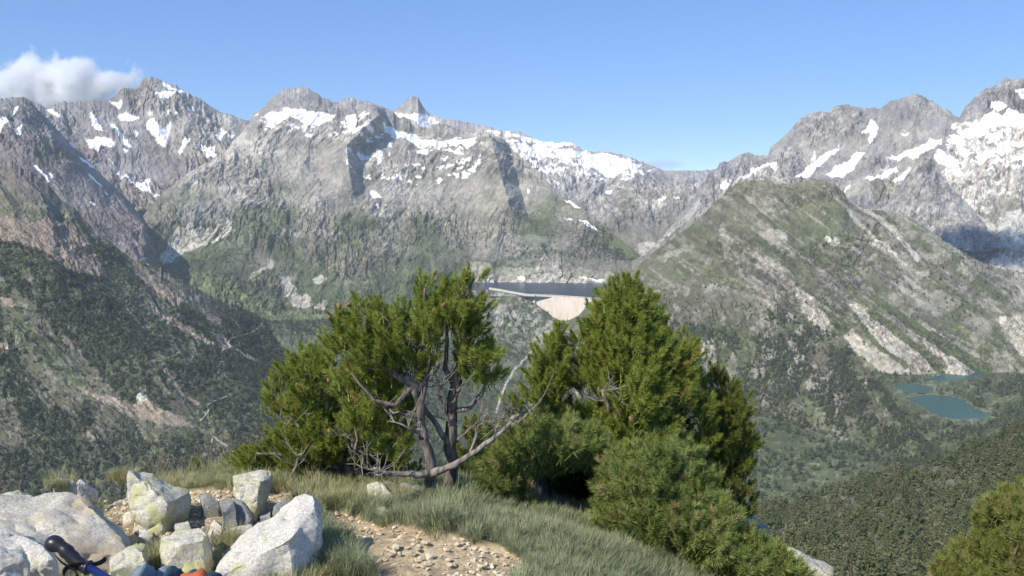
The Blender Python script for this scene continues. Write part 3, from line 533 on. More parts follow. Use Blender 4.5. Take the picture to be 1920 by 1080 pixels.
# ---- deep ground sheet under everything, out to the horizon
v = [(-26000, -12000, -900), (26000, -12000, -900), (26000, 30000, -900), (-26000, 30000, -900)]
me = bpy.data.meshes.new('valley_floor'); me.from_pydata(v, [], [(0, 1, 2, 3)])
tag(link('valley_floor', me, simple('deep_ground', (.07, .08, .05), .95, var=.3, scale=.01)), kind='structure')

# ------------------------------------------------------------------ haze
me = bpy.data.meshes.new('haze'); bm = bmesh.new(); bmesh.ops.create_cube(bm, size=1)
for v_ in bm.verts: v_.co = Vector((v_.co.x * 13000 , v_.co.y * 10600 + 4900, -905 + (v_.co.z + .5) * 2020))
bm.to_mesh(me); bm.free(); hm = bpy.data.materials.new('haze'); hm.use_nodes = True; hn = hm.node_tree
hn.nodes.remove(hn.nodes['Principled BSDF']); pv = hn.nodes.new('ShaderNodeVolumePrincipled')
pv.inputs['Color'].default_value = (.80, .90, 1, 1); pv.inputs['Density'].default_value = HAZE_DENSITY; pv.inputs['Anisotropy'].default_value = 0
hn.links.new(pv.outputs[0], hn.nodes['Material Output'].inputs['Volume'])
tag(link('haze', me, hm), kind='stuff')

# ------------------------------------------------------------------ water
def water_mat(name, col, bump=.4, bs=.12):
    m, n, b, L = newmat(name); b.inputs['Base Color'].default_value = (*col, 1); b.inputs['Roughness'].default_value = .12
    tc = n.nodes.new('ShaderNodeTexCoord'); t = n.nodes.new('ShaderNodeTexNoise'); t.inputs['Scale'].default_value = bs; t.inputs['Detail'].default_value = 4
    u = n.nodes.new('ShaderNodeBump'); u.inputs['Strength'].default_value = bump; u.inputs['Distance'].default_value = 1.5
    L(tc.outputs['Object'], t.inputs['Vector']); L(t.outputs[0], u.inputs['Height']); L(u.outputs[0], b.inputs['Normal']); return m
M_res = water_mat('reservoir_water', (.016, .035, .065)); M_lake = water_mat('lake_water', (.035, .10, .092), .2)
for m_ in (M_res, M_lake): m_.node_tree.nodes['Principled BSDF'].inputs['Specular IOR Level'].default_value = .12; m_.node_tree.nodes['Principled BSDF'].inputs['Roughness'].default_value = .3
def water(name, pts, z, mat, label):
    V = [tuple(P(x, y, r_at(y, z, x))) for x, y in pts]; V = [(a, b, z) for a, b, _ in V]
    me = bpy.data.meshes.new(name); me.from_pydata(V, [], [tuple(range(len(V)))]); return tag(link(name, me, mat), label=label, kind='structure')
RZ = -528.0
water('reservoir', [(870, 556), (1010, 556.5), (1060, 557), (1112, 558), (1160, 552), (1160, 505), (870, 505)], RZ, M_res, 'dark blue reservoir held behind the concrete dam')
water('lake', [(1650, 800), (1920, 800), (1920, 738), (1650, 738)], LZ, M_lake, 'teal lake, the nearest of the small mountain lakes')
water('lake', [(1640, 737), (1920, 737), (1920, 717), (1640, 717)], LZ + .02, M_lake, 'teal pond at the foot of the forested shoulder')
water('lake', [(1660, 716), (1930, 716), (1930, 672), (1660, 672)], LZ + .04, M_lake, 'narrow far lake under the scree slope')

# ------------------------------------------------------------------ dam
def surf(layer_name, x, y):
    """a point on a terrain layer, from its grid"""
    N = LAYERS[layer_name]; ci = int(round((x - N['X0']) / N['step'])); ci = min(max(ci, 0), N['X'].shape[1] - 1)
    px, py = proj(N['P'][:, max(0, ci - 1):ci + 2].reshape(-1, 3)); k = np.argmin((px - x) ** 2 + (py - y) ** 2)
    return N['P'][:, max(0, ci - 1):ci + 2].reshape(-1, 3)[k]
def dam_mat():
    m, n, b, L = newmat('dam_concrete'); tc = n.nodes.new('ShaderNodeTexCoord')
    br = n.nodes.new('ShaderNodeTexBrick'); br.inputs['Color1'].default_value = (.80, .70, .58, 1); br.inputs['Color2'].default_value = (.72, .63, .52, 1); br.inputs['Mortar'].default_value = (.54, .47, .39, 1)
    br.inputs['Scale'].default_value = 1; br.inputs['Brick Width'].default_value = 14; br.inputs['Row Height'].default_value = 5; br.inputs['Mortar Size'].default_value = .35
    t = n.nodes.new('ShaderNodeTexNoise'); t.inputs['Scale'].default_value = .03; t.inputs['Detail'].default_value = 7; mp = n.nodes.new('ShaderNodeMapping'); mp.inputs['Scale'].default_value = (2.5, .5, 1)
    uv = n.nodes.new('ShaderNodeUVMap'); L(uv.outputs[0], br.inputs['Vector']); L(uv.outputs[0], mp.inputs[0]); L(mp.outputs[0], t.inputs['Vector'])
    r = n.nodes.new('ShaderNodeMapRange'); r.inputs[1].default_value = .3; r.inputs[2].default_value = .7; r.inputs[3].default_value = .82; r.inputs[4].default_value = 1.1; L(t.outputs[0], r.inputs[0])
    v_ = n.nodes.new('ShaderNodeVectorMath'); v_.operation = 'SCALE'; L(br.outputs[0], v_.inputs[0]); L(r.outputs[0], v_.inputs['Scale']); L(v_.outputs[0], b.inputs['Base Color']); b.inputs['Roughness'].default_value = .85
    return m
M_dam = dam_mat(); M_conc = simple('pale_concrete', (.55, .52, .47), .85, var=.12, scale=.05)
DZ = -521.0
def sweep(path, prof):
    """path: list of (xy, outward unit normal towards the valley); prof: list of (offset, z) as function of path index"""
    V = []; F = []; UV = []; L = 0; m = len(prof(0))
    for i, (p, nrm) in enumerate(path):
        if i: L += (Vector(p) - Vector(path[i - 1][0])).length
        for (o, z) in prof(i): V.append((p[0] + nrm[0] * o, p[1] + nrm[1] * o, z)); UV.append((L, z))
    for i in range(len(path) - 1):
        for j in range(m):
            a = i * m + j; b_ = i * m + (j + 1) % m; F.append((a, b_, b_ + m, a + m))
    F.append(tuple(range(m))); F.append(tuple(range((len(path) - 1) * m, len(path) * m))[::-1])
    return V, F, UV
def swept(name, path, prof, mat, parent):
    V, F, UV = sweep(path, prof); me = bpy.data.meshes.new(name); me.from_pydata(V, [], F)
    u = me.uv_layers.new(name='uv')
    for l in me.loops: u.data[l.index].uv = UV[l.vertex_index]
    bm = bmesh.new(); bm.from_mesh(me); bmesh.ops.recalc_face_normals(bm, faces=bm.faces); bm.to_mesh(me); bm.free()
    return link(name, me, mat, parent)
def onz(x, y, z): p = P(x, y, r_at(y, z, x)); return Vector((p[0], p[1]))
a = onz(1001, 552.5, DZ); b = onz(1114, 559.5, DZ); mid = (a + b) / 2; ch = b - a; away = Vector((-ch.y, ch.x)).normalized()
if away.y < 0: away = -away
sag = ch.length * .05; Rr = (ch.length ** 2 / 4 + sag ** 2) / (2 * sag); ctr = mid + away * (sag - Rr)
a0 = math.atan2((a - ctr).y, (a - ctr).x); b0 = math.atan2((b - ctr).y, (b - ctr).x)
arch = []
for i in range(33):
    t = a0 + (b0 - a0) * i / 32; dvec = Vector((math.cos(t), math.sin(t))); arch.append((tuple(ctr + dvec * Rr), tuple(-dvec)))
dam = empty('dam', (*mid, DZ - 60)); tag(dam, 'pale curved concrete arch dam closing the gorge below the reservoir', 'dam')
dam_loc = Vector(dam.location)
def child_fix(o, root): 
    for v_ in o.data.vertices: v_.co -= root.location
for nm, pf, mt in (('arch_wall', lambda i: [(-8, DZ - 180), (-3, DZ), (3, DZ), (7, DZ - 60), (16, DZ - 180)], M_dam),
                   ('crest_road', lambda i: [(-4, DZ + .1), (-4, DZ + 1.2), (4.6, DZ + 1.2), (4.6, DZ + .1)], M_conc),
                   ('parapet', lambda i: [(3.6, DZ + 1.2), (3.6, DZ + 3.4), (4.6, DZ + 3.4), (4.6, DZ + 1.2)], M_conc),
                   ('parapet', lambda i: [(-4, DZ + 1.2), (-4, DZ + 3.0), (-3.2, DZ + 3.0), (-3.2, DZ + 1.2)], M_conc)):
    child_fix(swept(nm, arch, pf, mt, dam), dam)
# gravity wing on the left with its thrust block
wp = [onz(918, 540, DZ), onz(940, 543.5, DZ), onz(962, 547.5, DZ), onz(986, 551.8, DZ), a]
wing = []
for i, p in enumerate(wp):
    d_ = (wp[min(i + 1, 4)] - wp[max(i - 1, 0)]).normalized(); nn = Vector((d_.y, -d_.x)); nn = nn if nn.y < 0 else -nn; wing.append((tuple(p), tuple(nn)))
for nm, pf, mt in (('wing_wall', lambda i: [(-5, DZ - 45), (-4, DZ), (4, DZ), (9, DZ - 45)], M_dam), ('crest_road', lambda i: [(-5, DZ + .1), (-5, DZ + 2.8), (5, DZ + 2.8), (5, DZ + .1)], M_conc)):
    child_fix(swept(nm, wing, pf, mt, dam), dam)
blk = [(onz(988, 552, DZ), wing[-1][1]), (onz(1004, 553, DZ), wing[-1][1])]
child_fix(swept('thrust_block', [(tuple(p), n_) for p, n_ in blk], lambda i: [(-6, DZ - 60), (-6, DZ - 1), (5, DZ - 1), (9, DZ - 60)], M_conc, dam), dam)

# ------------------------------------------------------------------ draped roads and stream
def drape(name, lname, pts, w, mat, label, lift=2.5, par=None):
    ds = []
    for (x1, y1), (x2, y2) in zip(pts[:-1], pts[1:]):
        k = max(2, int(math.hypot(x2 - x1, y2 - y1) / 4))
        for i in range(k): ds.append((x1 + (x2 - x1) * i / k, y1 + (y2 - y1) * i / k))
    ds.append(pts[-1]); c = np.array([surf(lname, x, y) for x, y in ds]); c[:, 2] += lift
    if len(c) > 4: c[1:-1] = (c[:-2] + c[2:] + 2 * c[1:-1]) / 4
    V = []; F = []
    for i, p in enumerate(c):
        t = c[min(i + 1, len(c) - 1)] - c[max(i - 1, 0)]; n_ = np.cross(t, (0, -.5, 1)); n_ = n_ / (np.linalg.norm(n_) + 1e-6) * w / 2
        V += [tuple(p + n_), tuple(p - n_), tuple(p + n_ - (0, 0, 4)), tuple(p - n_ - (0, 0, 4))]
    for i in range(len(c) - 1):
        q = 4 * i; F += [(q, q + 1, q + 5, q + 4), (q, q + 4, q + 6, q + 2), (q + 1, q + 3, q + 7, q + 5)]
    me = bpy.data.meshes.new(name); me.from_pydata(V, [], F); return tag(link(name, me, mat, par), label=label, kind='structure')
M_road = simple('gravel_road', (.32, .29, .25), .95, var=.2, scale=.05)
drape('mountain_road', 'left_slope', [(494, 603), (488, 612), (472, 624), (452, 630), (430, 637), (426, 646), (434, 652), (416, 657), (414, 664)], 8, M_road, 'pale track winding across the left forested slope')
drape('mountain_road', 'left_slope', [(416, 664), (430, 662), (436, 668), (424, 674), (412, 682), (414, 690), (408, 702)], 5, M_road, 'short hairpin of track below the winding road')
drape('mountain_road', 'left_slope', [(426, 744), (405, 752), (385, 762), (392, 772), (376, 790)], 5, M_road, 'lower bend of the track on the left slope')
drape('mountain_road', 'left_slope', [(396, 832), (400, 818), (410, 828), (428, 838)], 4, M_road, 'small piece of track deep in the valley forest')

# ------------------------------------------------------------------ instancing for what nobody could count
def scatter(name, protos, pos, rot, scl, parent=None):
    n = len(pos); me = bpy.data.meshes.new(name); me.vertices.add(n); me.vertices.foreach_set('co', np.asarray(pos, np.float32).ravel())
    a = me.attributes.new('rot', 'FLOAT_VECTOR', 'POINT'); a.data.foreach_set('vector', np.asarray(rot, np.float32).ravel())
    a = me.attributes.new('scl', 'FLOAT_VECTOR', 'POINT'); sc = np.asarray(scl, np.float32); sc = np.repeat(sc[:, None], 3, 1) if sc.ndim == 1 else sc
    a.data.foreach_set('vector', sc.ravel())
    a = me.attributes.new('idx', 'INT', 'POINT'); a.data.foreach_set('value', np.random.RandomState(n).randint(0, len(protos), n).astype(np.int32))
    o = link(name, me, None, parent)
    g = bpy.data.node_groups.new(name, 'GeometryNodeTree')
    g.interface.new_socket('Geometry', in_out='INPUT', socket_type='NodeSocketGeometry'); g.interface.new_socket('Geometry', in_out='OUTPUT', socket_type='NodeSocketGeometry')
    nn = g.nodes.new; L = g.links.new
    gi = nn('NodeGroupInput'); go = nn('NodeGroupOutput'); ip_ = nn('GeometryNodeInstanceOnPoints'); jg = nn('GeometryNodeJoinGeometry')
    for p in protos:
        oi = nn('GeometryNodeObjectInfo'); oi.inputs['Object'].default_value = p; oi.inputs['As Instance'].default_value = True; L(oi.outputs['Geometry'], jg.inputs[0])
    def na(t, nm):
        x = nn('GeometryNodeInputNamedAttribute'); x.data_type = t; x.inputs['Name'].default_value = nm; return x.outputs['Attribute']
    e2r = nn('FunctionNodeEulerToRotation'); L(na('FLOAT_VECTOR', 'rot'), e2r.inputs[0])
    L(gi.outputs[0], ip_.inputs['Points']); L(jg.outputs[0], ip_.inputs['Instance']); ip_.inputs['Pick Instance'].default_value = True
    L(na('INT', 'idx'), ip_.inputs['Instance Index']); L(e2r.outputs[0], ip_.inputs['Rotation']); L(na('FLOAT_VECTOR', 'scl'), ip_.inputs['Scale']); L(ip_.outputs[0], go.inputs[0])
    md = o.modifiers.new('scatter', 'NODES'); md.node_group = g
    o['kind'] = 'stuff'; return o
def proto(name, V, F, mat):
    me = bpy.data.meshes.new(name); me.from_pydata([tuple(v) for v in V], [], F); me.materials.append(mat)
    return bpy.data.objects.new(name, me)                     # never linked: only its instances are in the scene

# ------------------------------------------------------------------ distant forest
def far_tree(seed, m, n):
    rs = random.Random(seed); V = []; F = []
    hh = 1.0
    for i in range(n):                                         # ragged leaf-clump facets through a rounded cone
        z = rs.random() ** 1.15; w = .30 * (1 - z) ** .75 * (.75 + .5 * rs.random()) + .03; t = rs.random() * 6.283; rr = w * math.sqrt(rs.random())
        c = Vector((math.cos(t) * rr, math.sin(t) * rr, .08 + z * .9)); s_ = (.17 if n < 60 else .10) * (1.15 - z * .7)
        u = Vector((rs.uniform(-1, 1), rs.uniform(-1, 1), rs.uniform(-.7, .7))).normalized(); w_ = u.cross(Vector((rs.uniform(-1, 1), rs.uniform(-1, 1), rs.uniform(-1, 1)))).normalized()
        k = len(V); V += [c + u * s_, c - u * s_ * .6 + w_ * s_ * .8, c - u * s_ * .6 - w_ * s_ * .8]; F.append((k, k + 1, k + 2))
    k = len(V); V += [Vector((.03, 0, -.05)), Vector((-.02, .03, -.05)), Vector((-.02, -.03, -.05)), Vector((0, 0, .6))]; F += [(k, k + 1, k + 3), (k + 1, k + 2, k + 3), (k + 2, k, k + 3)]
    return proto('far_tree', V, F, m)
M_far = leaf_mat('forest_needles', (.058, .078, .046), (.105, .122, .066), .12, .8, (.16, .16, .12))
M_near = leaf_mat('near_forest_needles', (.085, .108, .048), (.145, .16, .075), .15, .8, (.20, .19, .12))
M_near2 = leaf_mat('dry_forest_needles', (.12, .13, .06), (.18, .175, .09), .15, .8, (.24, .22, .17)); M_far2 = leaf_mat('far_scrub', (.11, .125, .065), (.16, .16, .09), .1, .8)
FT = [far_tree(i, M_far, 34) for i in range(4)] + [far_tree(9, M_far2, 34)]; NT = [far_tree(20 + i, M_near, 120) for i in range(5)] + [far_tree(30, M_near2, 90)]
rs = np.random.RandomState(5)
def forest(lname, n, hmin, hmax, protos, ymax=1200):
    N = LAYERS[lname]; p = (N['forest'] * N['R'] ** 1.2 * (N['Y'] < ymax)).ravel(); p = p / p.sum()
    k = rs.choice(len(p), n, p=p, replace=True); pos = N['P'].reshape(-1, 3)[k] + np.column_stack([rs.uniform(-3, 3, n), rs.uniform(-3, 3, n), np.zeros(n) - .4])
    h = rs.uniform(hmin, hmax, n) * (.45 + 1.0 * rs.rand(n) ** 1.6); rot = np.column_stack([rs.normal(0, .05, n), rs.normal(0, .05, n), rs.uniform(0, 6.28, n)])
    w = h * rs.uniform(.7, 1.5, n)
    return tag(scatter('forest', protos, pos, rot, np.column_stack([w, w, h])), kind='stuff')
forest('left_slope', 30000, 7, 12, FT)['label'] = 'dark pine forest over the left slope'
forest('valley_below_dam', 22000, 7, 12, FT)['label'] = 'pine forest on the valley floor below the dam'
forest('forested_shoulder', 34000, 7, 12, FT)['label'] = 'open pine forest on the rocky shoulder'
forest('lake_basin', 16000, 8, 13, FT)['label'] = 'pines round the lakes'
forest('central_massif', 12000, 5, 9, FT)['label'] = 'scattered scrub pines on the lower central massif'
forest('right_mountain', 3500, 5, 9, FT)['label'] = 'sparse pines on the scree mountain'
forest('near_forest_slope', 12000, 8, 14, NT)['label'] = 'olive pine forest on the near slope'

# ------------------------------------------------------------------ foreground knoll
#        px:      far edge pixel row, far edge distance, height of the ground at 2.5 m
EX = [-900, -300, 0, 90, 180, 260, 400, 560, 700, 820, 950, 1050, 1150, 1300, 1450, 1560, 1700, 2000, 2800]
EY = [970, 945, 934, 918, 895, 878, 872, 880, 890, 905, 925, 950, 985, 1030, 1050, 1085, 1160, 1250, 1400]
ED = [3.6, 3.6, 3.7, 3.8, 4.0, 4.1, 4.3, 4.7, 5.0, 5.0, 5.0, 5.0, 4.9, 4.7, 4.6, 4.3, 4.0, 3.6, 3.2]
EZ = [0, 0, 0, 0, 0, 0, 0, 0, 0, 0, -.02, -.05, -.10, -.2, -.28, -.38, -.5, -.7, -.9]
def ground_z(x, y, detail=True):
    x = np.asarray(x, float); y = np.asarray(y, float); d = np.hypot(x, y) + 1e-6; az = np.arctan2(x, np.maximum(y, .15))
    px = 960 + np.tan(np.clip(az, -1.2, 1.2)) * FPX * 1.03
    ey = np.interp(px, EX, EY); D = np.interp(px, EX, ED); zn = np.interp(px, EX, EZ)
    tz = (ey - 360) / FPX; ze = CAM[2] - tz * D                       # line of sight grazes the edge at D
    t = np.clip((d - 2.5) / (D - 2.5), 0, 1)
    # cubic from (2.5, zn, slope s0) to (D, ze, slope -tz)
    w = D - 2.5; s0 = -.06 * w; s1 = -tz * w
    h = (2 * t ** 3 - 3 * t ** 2 + 1) * zn + (t ** 3 - 2 * t ** 2 + t) * s0 + (-2 * t ** 3 + 3 * t ** 2) * ze + (t ** 3 - t ** 2) * s1
    nz = zn * np.clip(d / 2.5, 0, 1) + .06 * (2.5 - np.minimum(d, 2.5)) * .6
    z = np.where(d < 2.5, nz, h); e = np.maximum(d - D, 0)
    z = np.where(d > D, ze - tz * e - .10 * np.minimum(e, 3) ** 2 * 1.2 - .35 * np.maximum(e - 3, 0), z)
    if detail: z = z + ((fbm(x * 2.2 + 50, y * 2.2 + 50, 4, 601) - .5) * .07 + (fbm(x * 9 + 50, y * 9 + 50, 3, 611) - .5) * .02)
    return z
def hit(px, py):
    """the point of the knoll seen at a pixel"""
    d = P(px, py, 1.0) - CAM; t = np.linspace(.8, 14, 1400); q = CAM + d * t[:, None]
    g = ground_z(q[:, 0], q[:, 1]); b_ = np.where(q[:, 2] <= g)[0]
    return q[b_[0]] if len(b_) else q[np.argmin(q[:, 2] - g)]
DIRT = [[(590, 965), (640, 958), (720, 975), (790, 1000), (860, 1012), (960, 1030), (985, 1060), (960, 1100), (930, 1300), (560, 1300), (600, 1090), (660, 1060), (640, 1010)],
        [(165, 915), (238, 900), (262, 920), (400, 915), (440, 925), (560, 925), (575, 960), (520, 1000), (430, 1030), (400, 1075), (330, 1085), (300, 1060), (260, 1060), (235, 1030), (190, 985)], [(355, 935), (380, 925), (415, 935), (440, 960), (480, 975), (520, 975), (500, 1000), (430, 1000), (390, 1005), (400, 1040), (370, 1075), (340, 1075), (330, 1000), (350, 990)],
        [(190, 1080), (420, 1060), (460, 1080), (600, 1300), (100, 1400), (0, 1200)]]
def dirt_mask(x, y):
    px, py = proj(np.stack([x, y, ground_z(x, y, False)], -1)); jx = px + (fbm(x * 7, y * 7, 3, 620) - .5) * 50; jy = py + (fbm(x * 7, y * 7, 3, 625) - .5) * 26
    ok = y > .5; m = np.zeros(x.shape, bool)
    for p in DIRT: m |= inpoly(jx, jy, p)
    return m & ok
az = np.radians(np.linspace(-80, 80, 640)); dd = np.concatenate([np.linspace(.15, 2, 40), np.linspace(2.02, 6.5, 360), np.geomspace(6.6, 95, 90)])
A_, D_ = np.meshgrid(az, dd); gx = np.sin(A_) * D_; gy = np.cos(A_) * D_; gz_ = ground_z(gx, gy)
dm = dirt_mask(gx, gy); gz_ = gz_ - dm * .018 + dm * (fbm(gx * 30, gy * 30, 3, 630) - .5) * .02
V = np.stack([gx, gy, gz_], -1).reshape(-1, 3); nr, nc = gx.shape; idx = np.arange(nr * nc).reshape(nr, nc)
F = np.stack([idx[:-1, :-1], idx[:-1, 1:], idx[1:, 1:], idx[1:, :-1]], -1).reshape(-1, 4)[:, ::-1]
gn = fbm(gx * 4, gy * 4, 4, 640); col = lerp(np.array((.11, .12, .06)), np.array((.2, .17, .10)), gn)
col = lerp(col, lerp(np.array((.46, .36, .22)), np.array((.32, .24, .145)), sm(.35, .65, gn)), dm.astype(float))
me = mesh_np('ground', V, F); add_col(me, col.reshape(-1, 3))
def ground_mat():
    m, n, b, L = newmat('knoll_ground'); a = n.nodes.new('ShaderNodeAttribute'); a.attribute_name = 'col'; tc = n.nodes.new('ShaderNodeTexCoord')
    t = n.nodes.new('ShaderNodeTexNoise'); t.inputs['Scale'].default_value = 45; t.inputs['Detail'].default_value = 8; L(tc.outputs['Object'], t.inputs['Vector'])
    r = n.nodes.new('ShaderNodeMapRange'); r.inputs[1].default_value = .3; r.inputs[2].default_value = .7; r.inputs[3].default_value = .6; r.inputs[4].default_value = 1.35; L(t.outputs[0], r.inputs[0])
    v_ = n.nodes.new('ShaderNodeVectorMath'); v_.operation = 'SCALE'; L(a.outputs['Color'], v_.inputs[0]); L(r.outputs[0], v_.inputs['Scale']); L(v_.outputs[0], b.inputs['Base Color'])
    u = n.nodes.new('ShaderNodeBump'); u.inputs['Strength'].default_value = .8; u.inputs['Distance'].default_value = .012; L(t.outputs[0], u.inputs['Height']); L(u.outputs[0], b.inputs['Normal']); b.inputs['Roughness'].default_value = .95
    return m
tag(link('ground', me, ground_mat()), kind='structure')

# ------------------------------------------------------------------ boulders
def rock_mat(name, base, lichen=.5, dark=.25, warm=0):
    m, n, b, L = newmat(name); tc = n.nodes.new('ShaderNodeTexCoord'); nn = n.nodes.new
    def noise(s, d=8, rg=.6):
        t = nn('ShaderNodeTexNoise'); t.inputs['Scale'].default_value = s; t.inputs['Detail'].default_value = d; t.inputs['Roughness'].default_value = rg; L(tc.outputs['Object'], t.inputs['Vector']); return t.outputs[0]
    def ramp(src, a, bb, ca, cb):
        r = nn('ShaderNodeValToRGB'); r.color_ramp.elements[0].position = a; r.color_ramp.elements[1].position = bb; r.color_ramp.elements[0].color = (*ca, 1); r.color_ramp.elements[1].color = (*cb, 1); L(src, r.inputs[0]); return r.outputs[0]
    def mix(f, a, c):
        x = nn('ShaderNodeMix'); x.data_type = 'RGBA'; L(f, x.inputs['Factor']); L(a, x.inputs[6])
        if isinstance(c, tuple): x.inputs[7].default_value = (*c, 1)
        else: L(c, x.inputs[7])
        return x.outputs[2]
    base = np.array(base); sp = noise(140, 3, .8); c = ramp(sp, .38, .62, tuple(base * .62), tuple(base * 1.12))
    c = mix(ramp(noise(9), .5, .66, (0, 0, 0), (dark * 2,) * 3), c, tuple(base * .55))
    c = mix(ramp(noise(14, 9, .75), .60 - lichen * .12, .66 - lichen * .08, (0, 0, 0), (.75, .75, .75)), c, (.46, .47, .17))
    c = mix(ramp(noise(23, 9, .7), .6, .66, (0, 0, 0), (.7, .7, .7)), c, (.17, .17, .15))
    if warm: c = mix(ramp(noise(6, 6), .45, .65, (0, 0, 0), (warm,) * 3), c, (.47, .36, .24))
    L(c, b.inputs['Base Color']); b.inputs['Roughness'].default_value = .9; b.inputs['Specular IOR Level'].default_value = .2
    u = nn('ShaderNodeBump'); u.inputs['Strength'].default_value = .7; u.inputs['Distance'].default_value = .008; L(noise(70, 10, .75), u.inputs['Height']); L(u.outputs[0], b.inputs['Normal'])
    return m
RG = rock_mat('granite_lichen', (.62, .59, .49), 1.0); RW = rock_mat('granite_pale', (.70, .66, .58), .25, .15, .0); RT = rock_mat('granite_tan', (.68, .63, .52), .35, .2, .8)
RQ = rock_mat('quartz_white', (.80, .78, .75), .0, .05); RS = rock_mat('slate_grey', (.33, .33, .31), .25); RD = rock_mat('dark_rock', (.30, .29, .27), .1)
def boulder(pts, mat, label, depth=.18, name='boulder', cat='boulder', rough=.012, group=None, cuts=5, sink=.06, dist=None, seed=0, parent=None, taper=0):
    """pts: silhouette and facet corners (px, py, metres behind the front of the stone); the stone stands on the knoll"""
    yb = max(p[1] for p in pts); xb = sum(p[0] for p in pts) / len(pts)
    h0 = hit(xb, min(yb, 1079) if yb <= 1085 else 1085); d0 = math.hypot(h0[0], h0[1]) if dist is None else dist
    W_ = [Vector(P(p[0], p[1], d0 + p[2])) for p in pts]; c = sum(W_, Vector()) / len(W_); zmin = min(w.z for w in W_)
    back = Vector((c.x, c.y, 0)).normalized(); allp = list(W_)
    for w, p in zip(W_, pts):
        q = w.copy(); q.z = min(zmin, w.z) - sink; q.x += (c.x - q.x) * taper; q.y += (c.y - q.y) * taper; allp.append(q)
        if p[2] < depth: 
            q = w + back * (depth - p[2]) * .9; q.z -= depth * .18; allp.append(q)
            q = q.copy(); q.z = zmin - sink; q.x += (c.x - q.x) * taper; q.y += (c.y - q.y) * taper; allp.append(q)
    bm = bmesh.new(); vs = [bm.verts.new(v) for v in allp]; r_ = bmesh.ops.convex_hull(bm, input=vs)
    junk = [g for g in r_['geom_interior'] + r_['geom_unused'] if isinstance(g, bmesh.types.BMVert) and g.is_valid]
    bmesh.ops.delete(bm, geom=list(set(junk)), context='VERTS'); bmesh.ops.dissolve_limit(bm, angle_limit=.12, verts=bm.verts, edges=bm.edges)
    size = (max((v.co - c).length for v in bm.verts)); 
    bmesh.ops.triangulate(bm, faces=bm.faces)
    for _ in range(cuts):
        le = [e for e in bm.edges if e.calc_length() > size * .10]
        le = [e for e in bm.edges if e.calc_length() > size * .055]
        if le: bmesh.ops.subdivide_edges(bm, edges=le, cuts=1, use_grid_fill=False); bmesh.ops.triangulate(bm, faces=bm.faces)
    for _ in range(1): bmesh.ops.smooth_vert(bm, verts=bm.verts, factor=.25, use_axis_x=True, use_axis_y=True, use_axis_z=True)
    bm.normal_update(); k = size
    for v in bm.verts:
        p = v.co * (1.0 / max(k, .02)); s_ = Vector((seed * 3.1, seed * 1.7, 0))
        dsp = mnoise.fractal(p * 1.6 + s_, 1.0, 2.0, 5) * k * .022 + k * .012 + mnoise.fractal(v.co * 9 + s_, 1.0, 2.0, 5) * .012 + mnoise.noise(v.co * 38 + s_) * .0022 - (1 - abs(mnoise.noise(p * 3.1 + s_ * 2))) ** 8 * k * .035 + mnoise.noise(p * 11 + s_) * k * .012
        v.co += v.normal * dsp
    base = Vector((c.x, c.y, zmin)); 
    for v in bm.verts: v.co -= base
    me = bpy.data.meshes.new(name); bm.to_mesh(me); bm.free()
    for p in me.polygons: p.use_smooth = True
    try: me.set_sharp_from_angle(angle=.45)
    except Exception: pass
    o = link(name, me, mat, parent); o.location = base
    if parent is None: tag(o, label, cat, group)
    return o
B = boulder
B([(-70, 935, .30), (0, 937, .30), (75, 931, .30), (118, 921, .34), (150, 929, .30), (178, 960, .18), (245, 1024, .03), (240, 1042, 0), (205, 1056, 0), (188, 1046, 0), (160, 1060, .0), (-70, 1020, 0), (100, 1040, 0)], RT, 'large tan granite slab leaning across the left edge of the stone ring', .34, seed=1, dist=2.75)
B([(-80, 995, .12), (0, 989, .14), (35, 999, .1), (72, 1022, .05), (95, 1050, .0), (104, 1064, .05), (90, 1085, 0), (-80, 1130, 0), (40, 1110, 0)], RW, 'pale rounded boulder in the bottom left corner in front of the tan slab', .2, seed=2, dist=2.42)
B([(-60, 1042, .0), (0, 1036, 0), (40, 1045, 0), (50, 1062, 0), (30, 1090, 0), (-60, 1110, 0)], RW, 'low pale stone lying in front of the corner boulder', .1, seed=3, dist=2.3, name='stone', cat='stone')
B([(150, 902, .03), (163, 910, .02), (182, 921, .04), (181, 940, .02), (173, 953, 0), (160, 951, 0), (150, 938, 0), (138, 918, .03), (141, 910, .04)], RQ, 'bright white quartz stone behind the tan slab', .1, name='stone', cat='stone', seed=4)
B([(102, 904, .03), (110, 899, .05), (135, 902, .05), (142, 912, .02), (138, 924, 0), (102, 926, 0)], RG, 'small lichen covered block left of the white quartz stone', .1, name='stone', cat='stone', seed=5)
B([(-10, 934, .03), (15, 924, .05), (35, 921, .06), (58, 931, .02), (50, 940, 0), (-10, 942, 0)], RG, 'low mossy stone at the left edge of the grass', .12, name='stone', cat='stone', seed=6)
B([(243, 884, .12), (254, 881, .15), (270, 884, .16), (282, 893, .13), (352, 916, .16), (357, 922, .14), (314, 944, .0), (356, 942, .12), (352, 976, .12), (330, 986, .05), (303, 993, -.02), (275, 973, .0), (246, 957, .05), (244, 940, .06), (240, 906, .1)], RG, 'tall wedge shaped grey boulder with lichen on its sloping top', .24, seed=7, rough=.02, taper=.25)
B([(300, 1014, .06), (318, 1006, .08), (345, 996, .1), (374, 988, .1), (388, 1002, .05), (382, 1012, 0), (400, 1034, .05), (398, 1052, .06), (378, 1070, .02), (345, 1078, 0), (312, 1062, 0), (298, 1035, .03), (340, 1022, 0)], RG, 'low lichen streaked boulder between the pole and the long diagonal boulder', .18, seed=8)
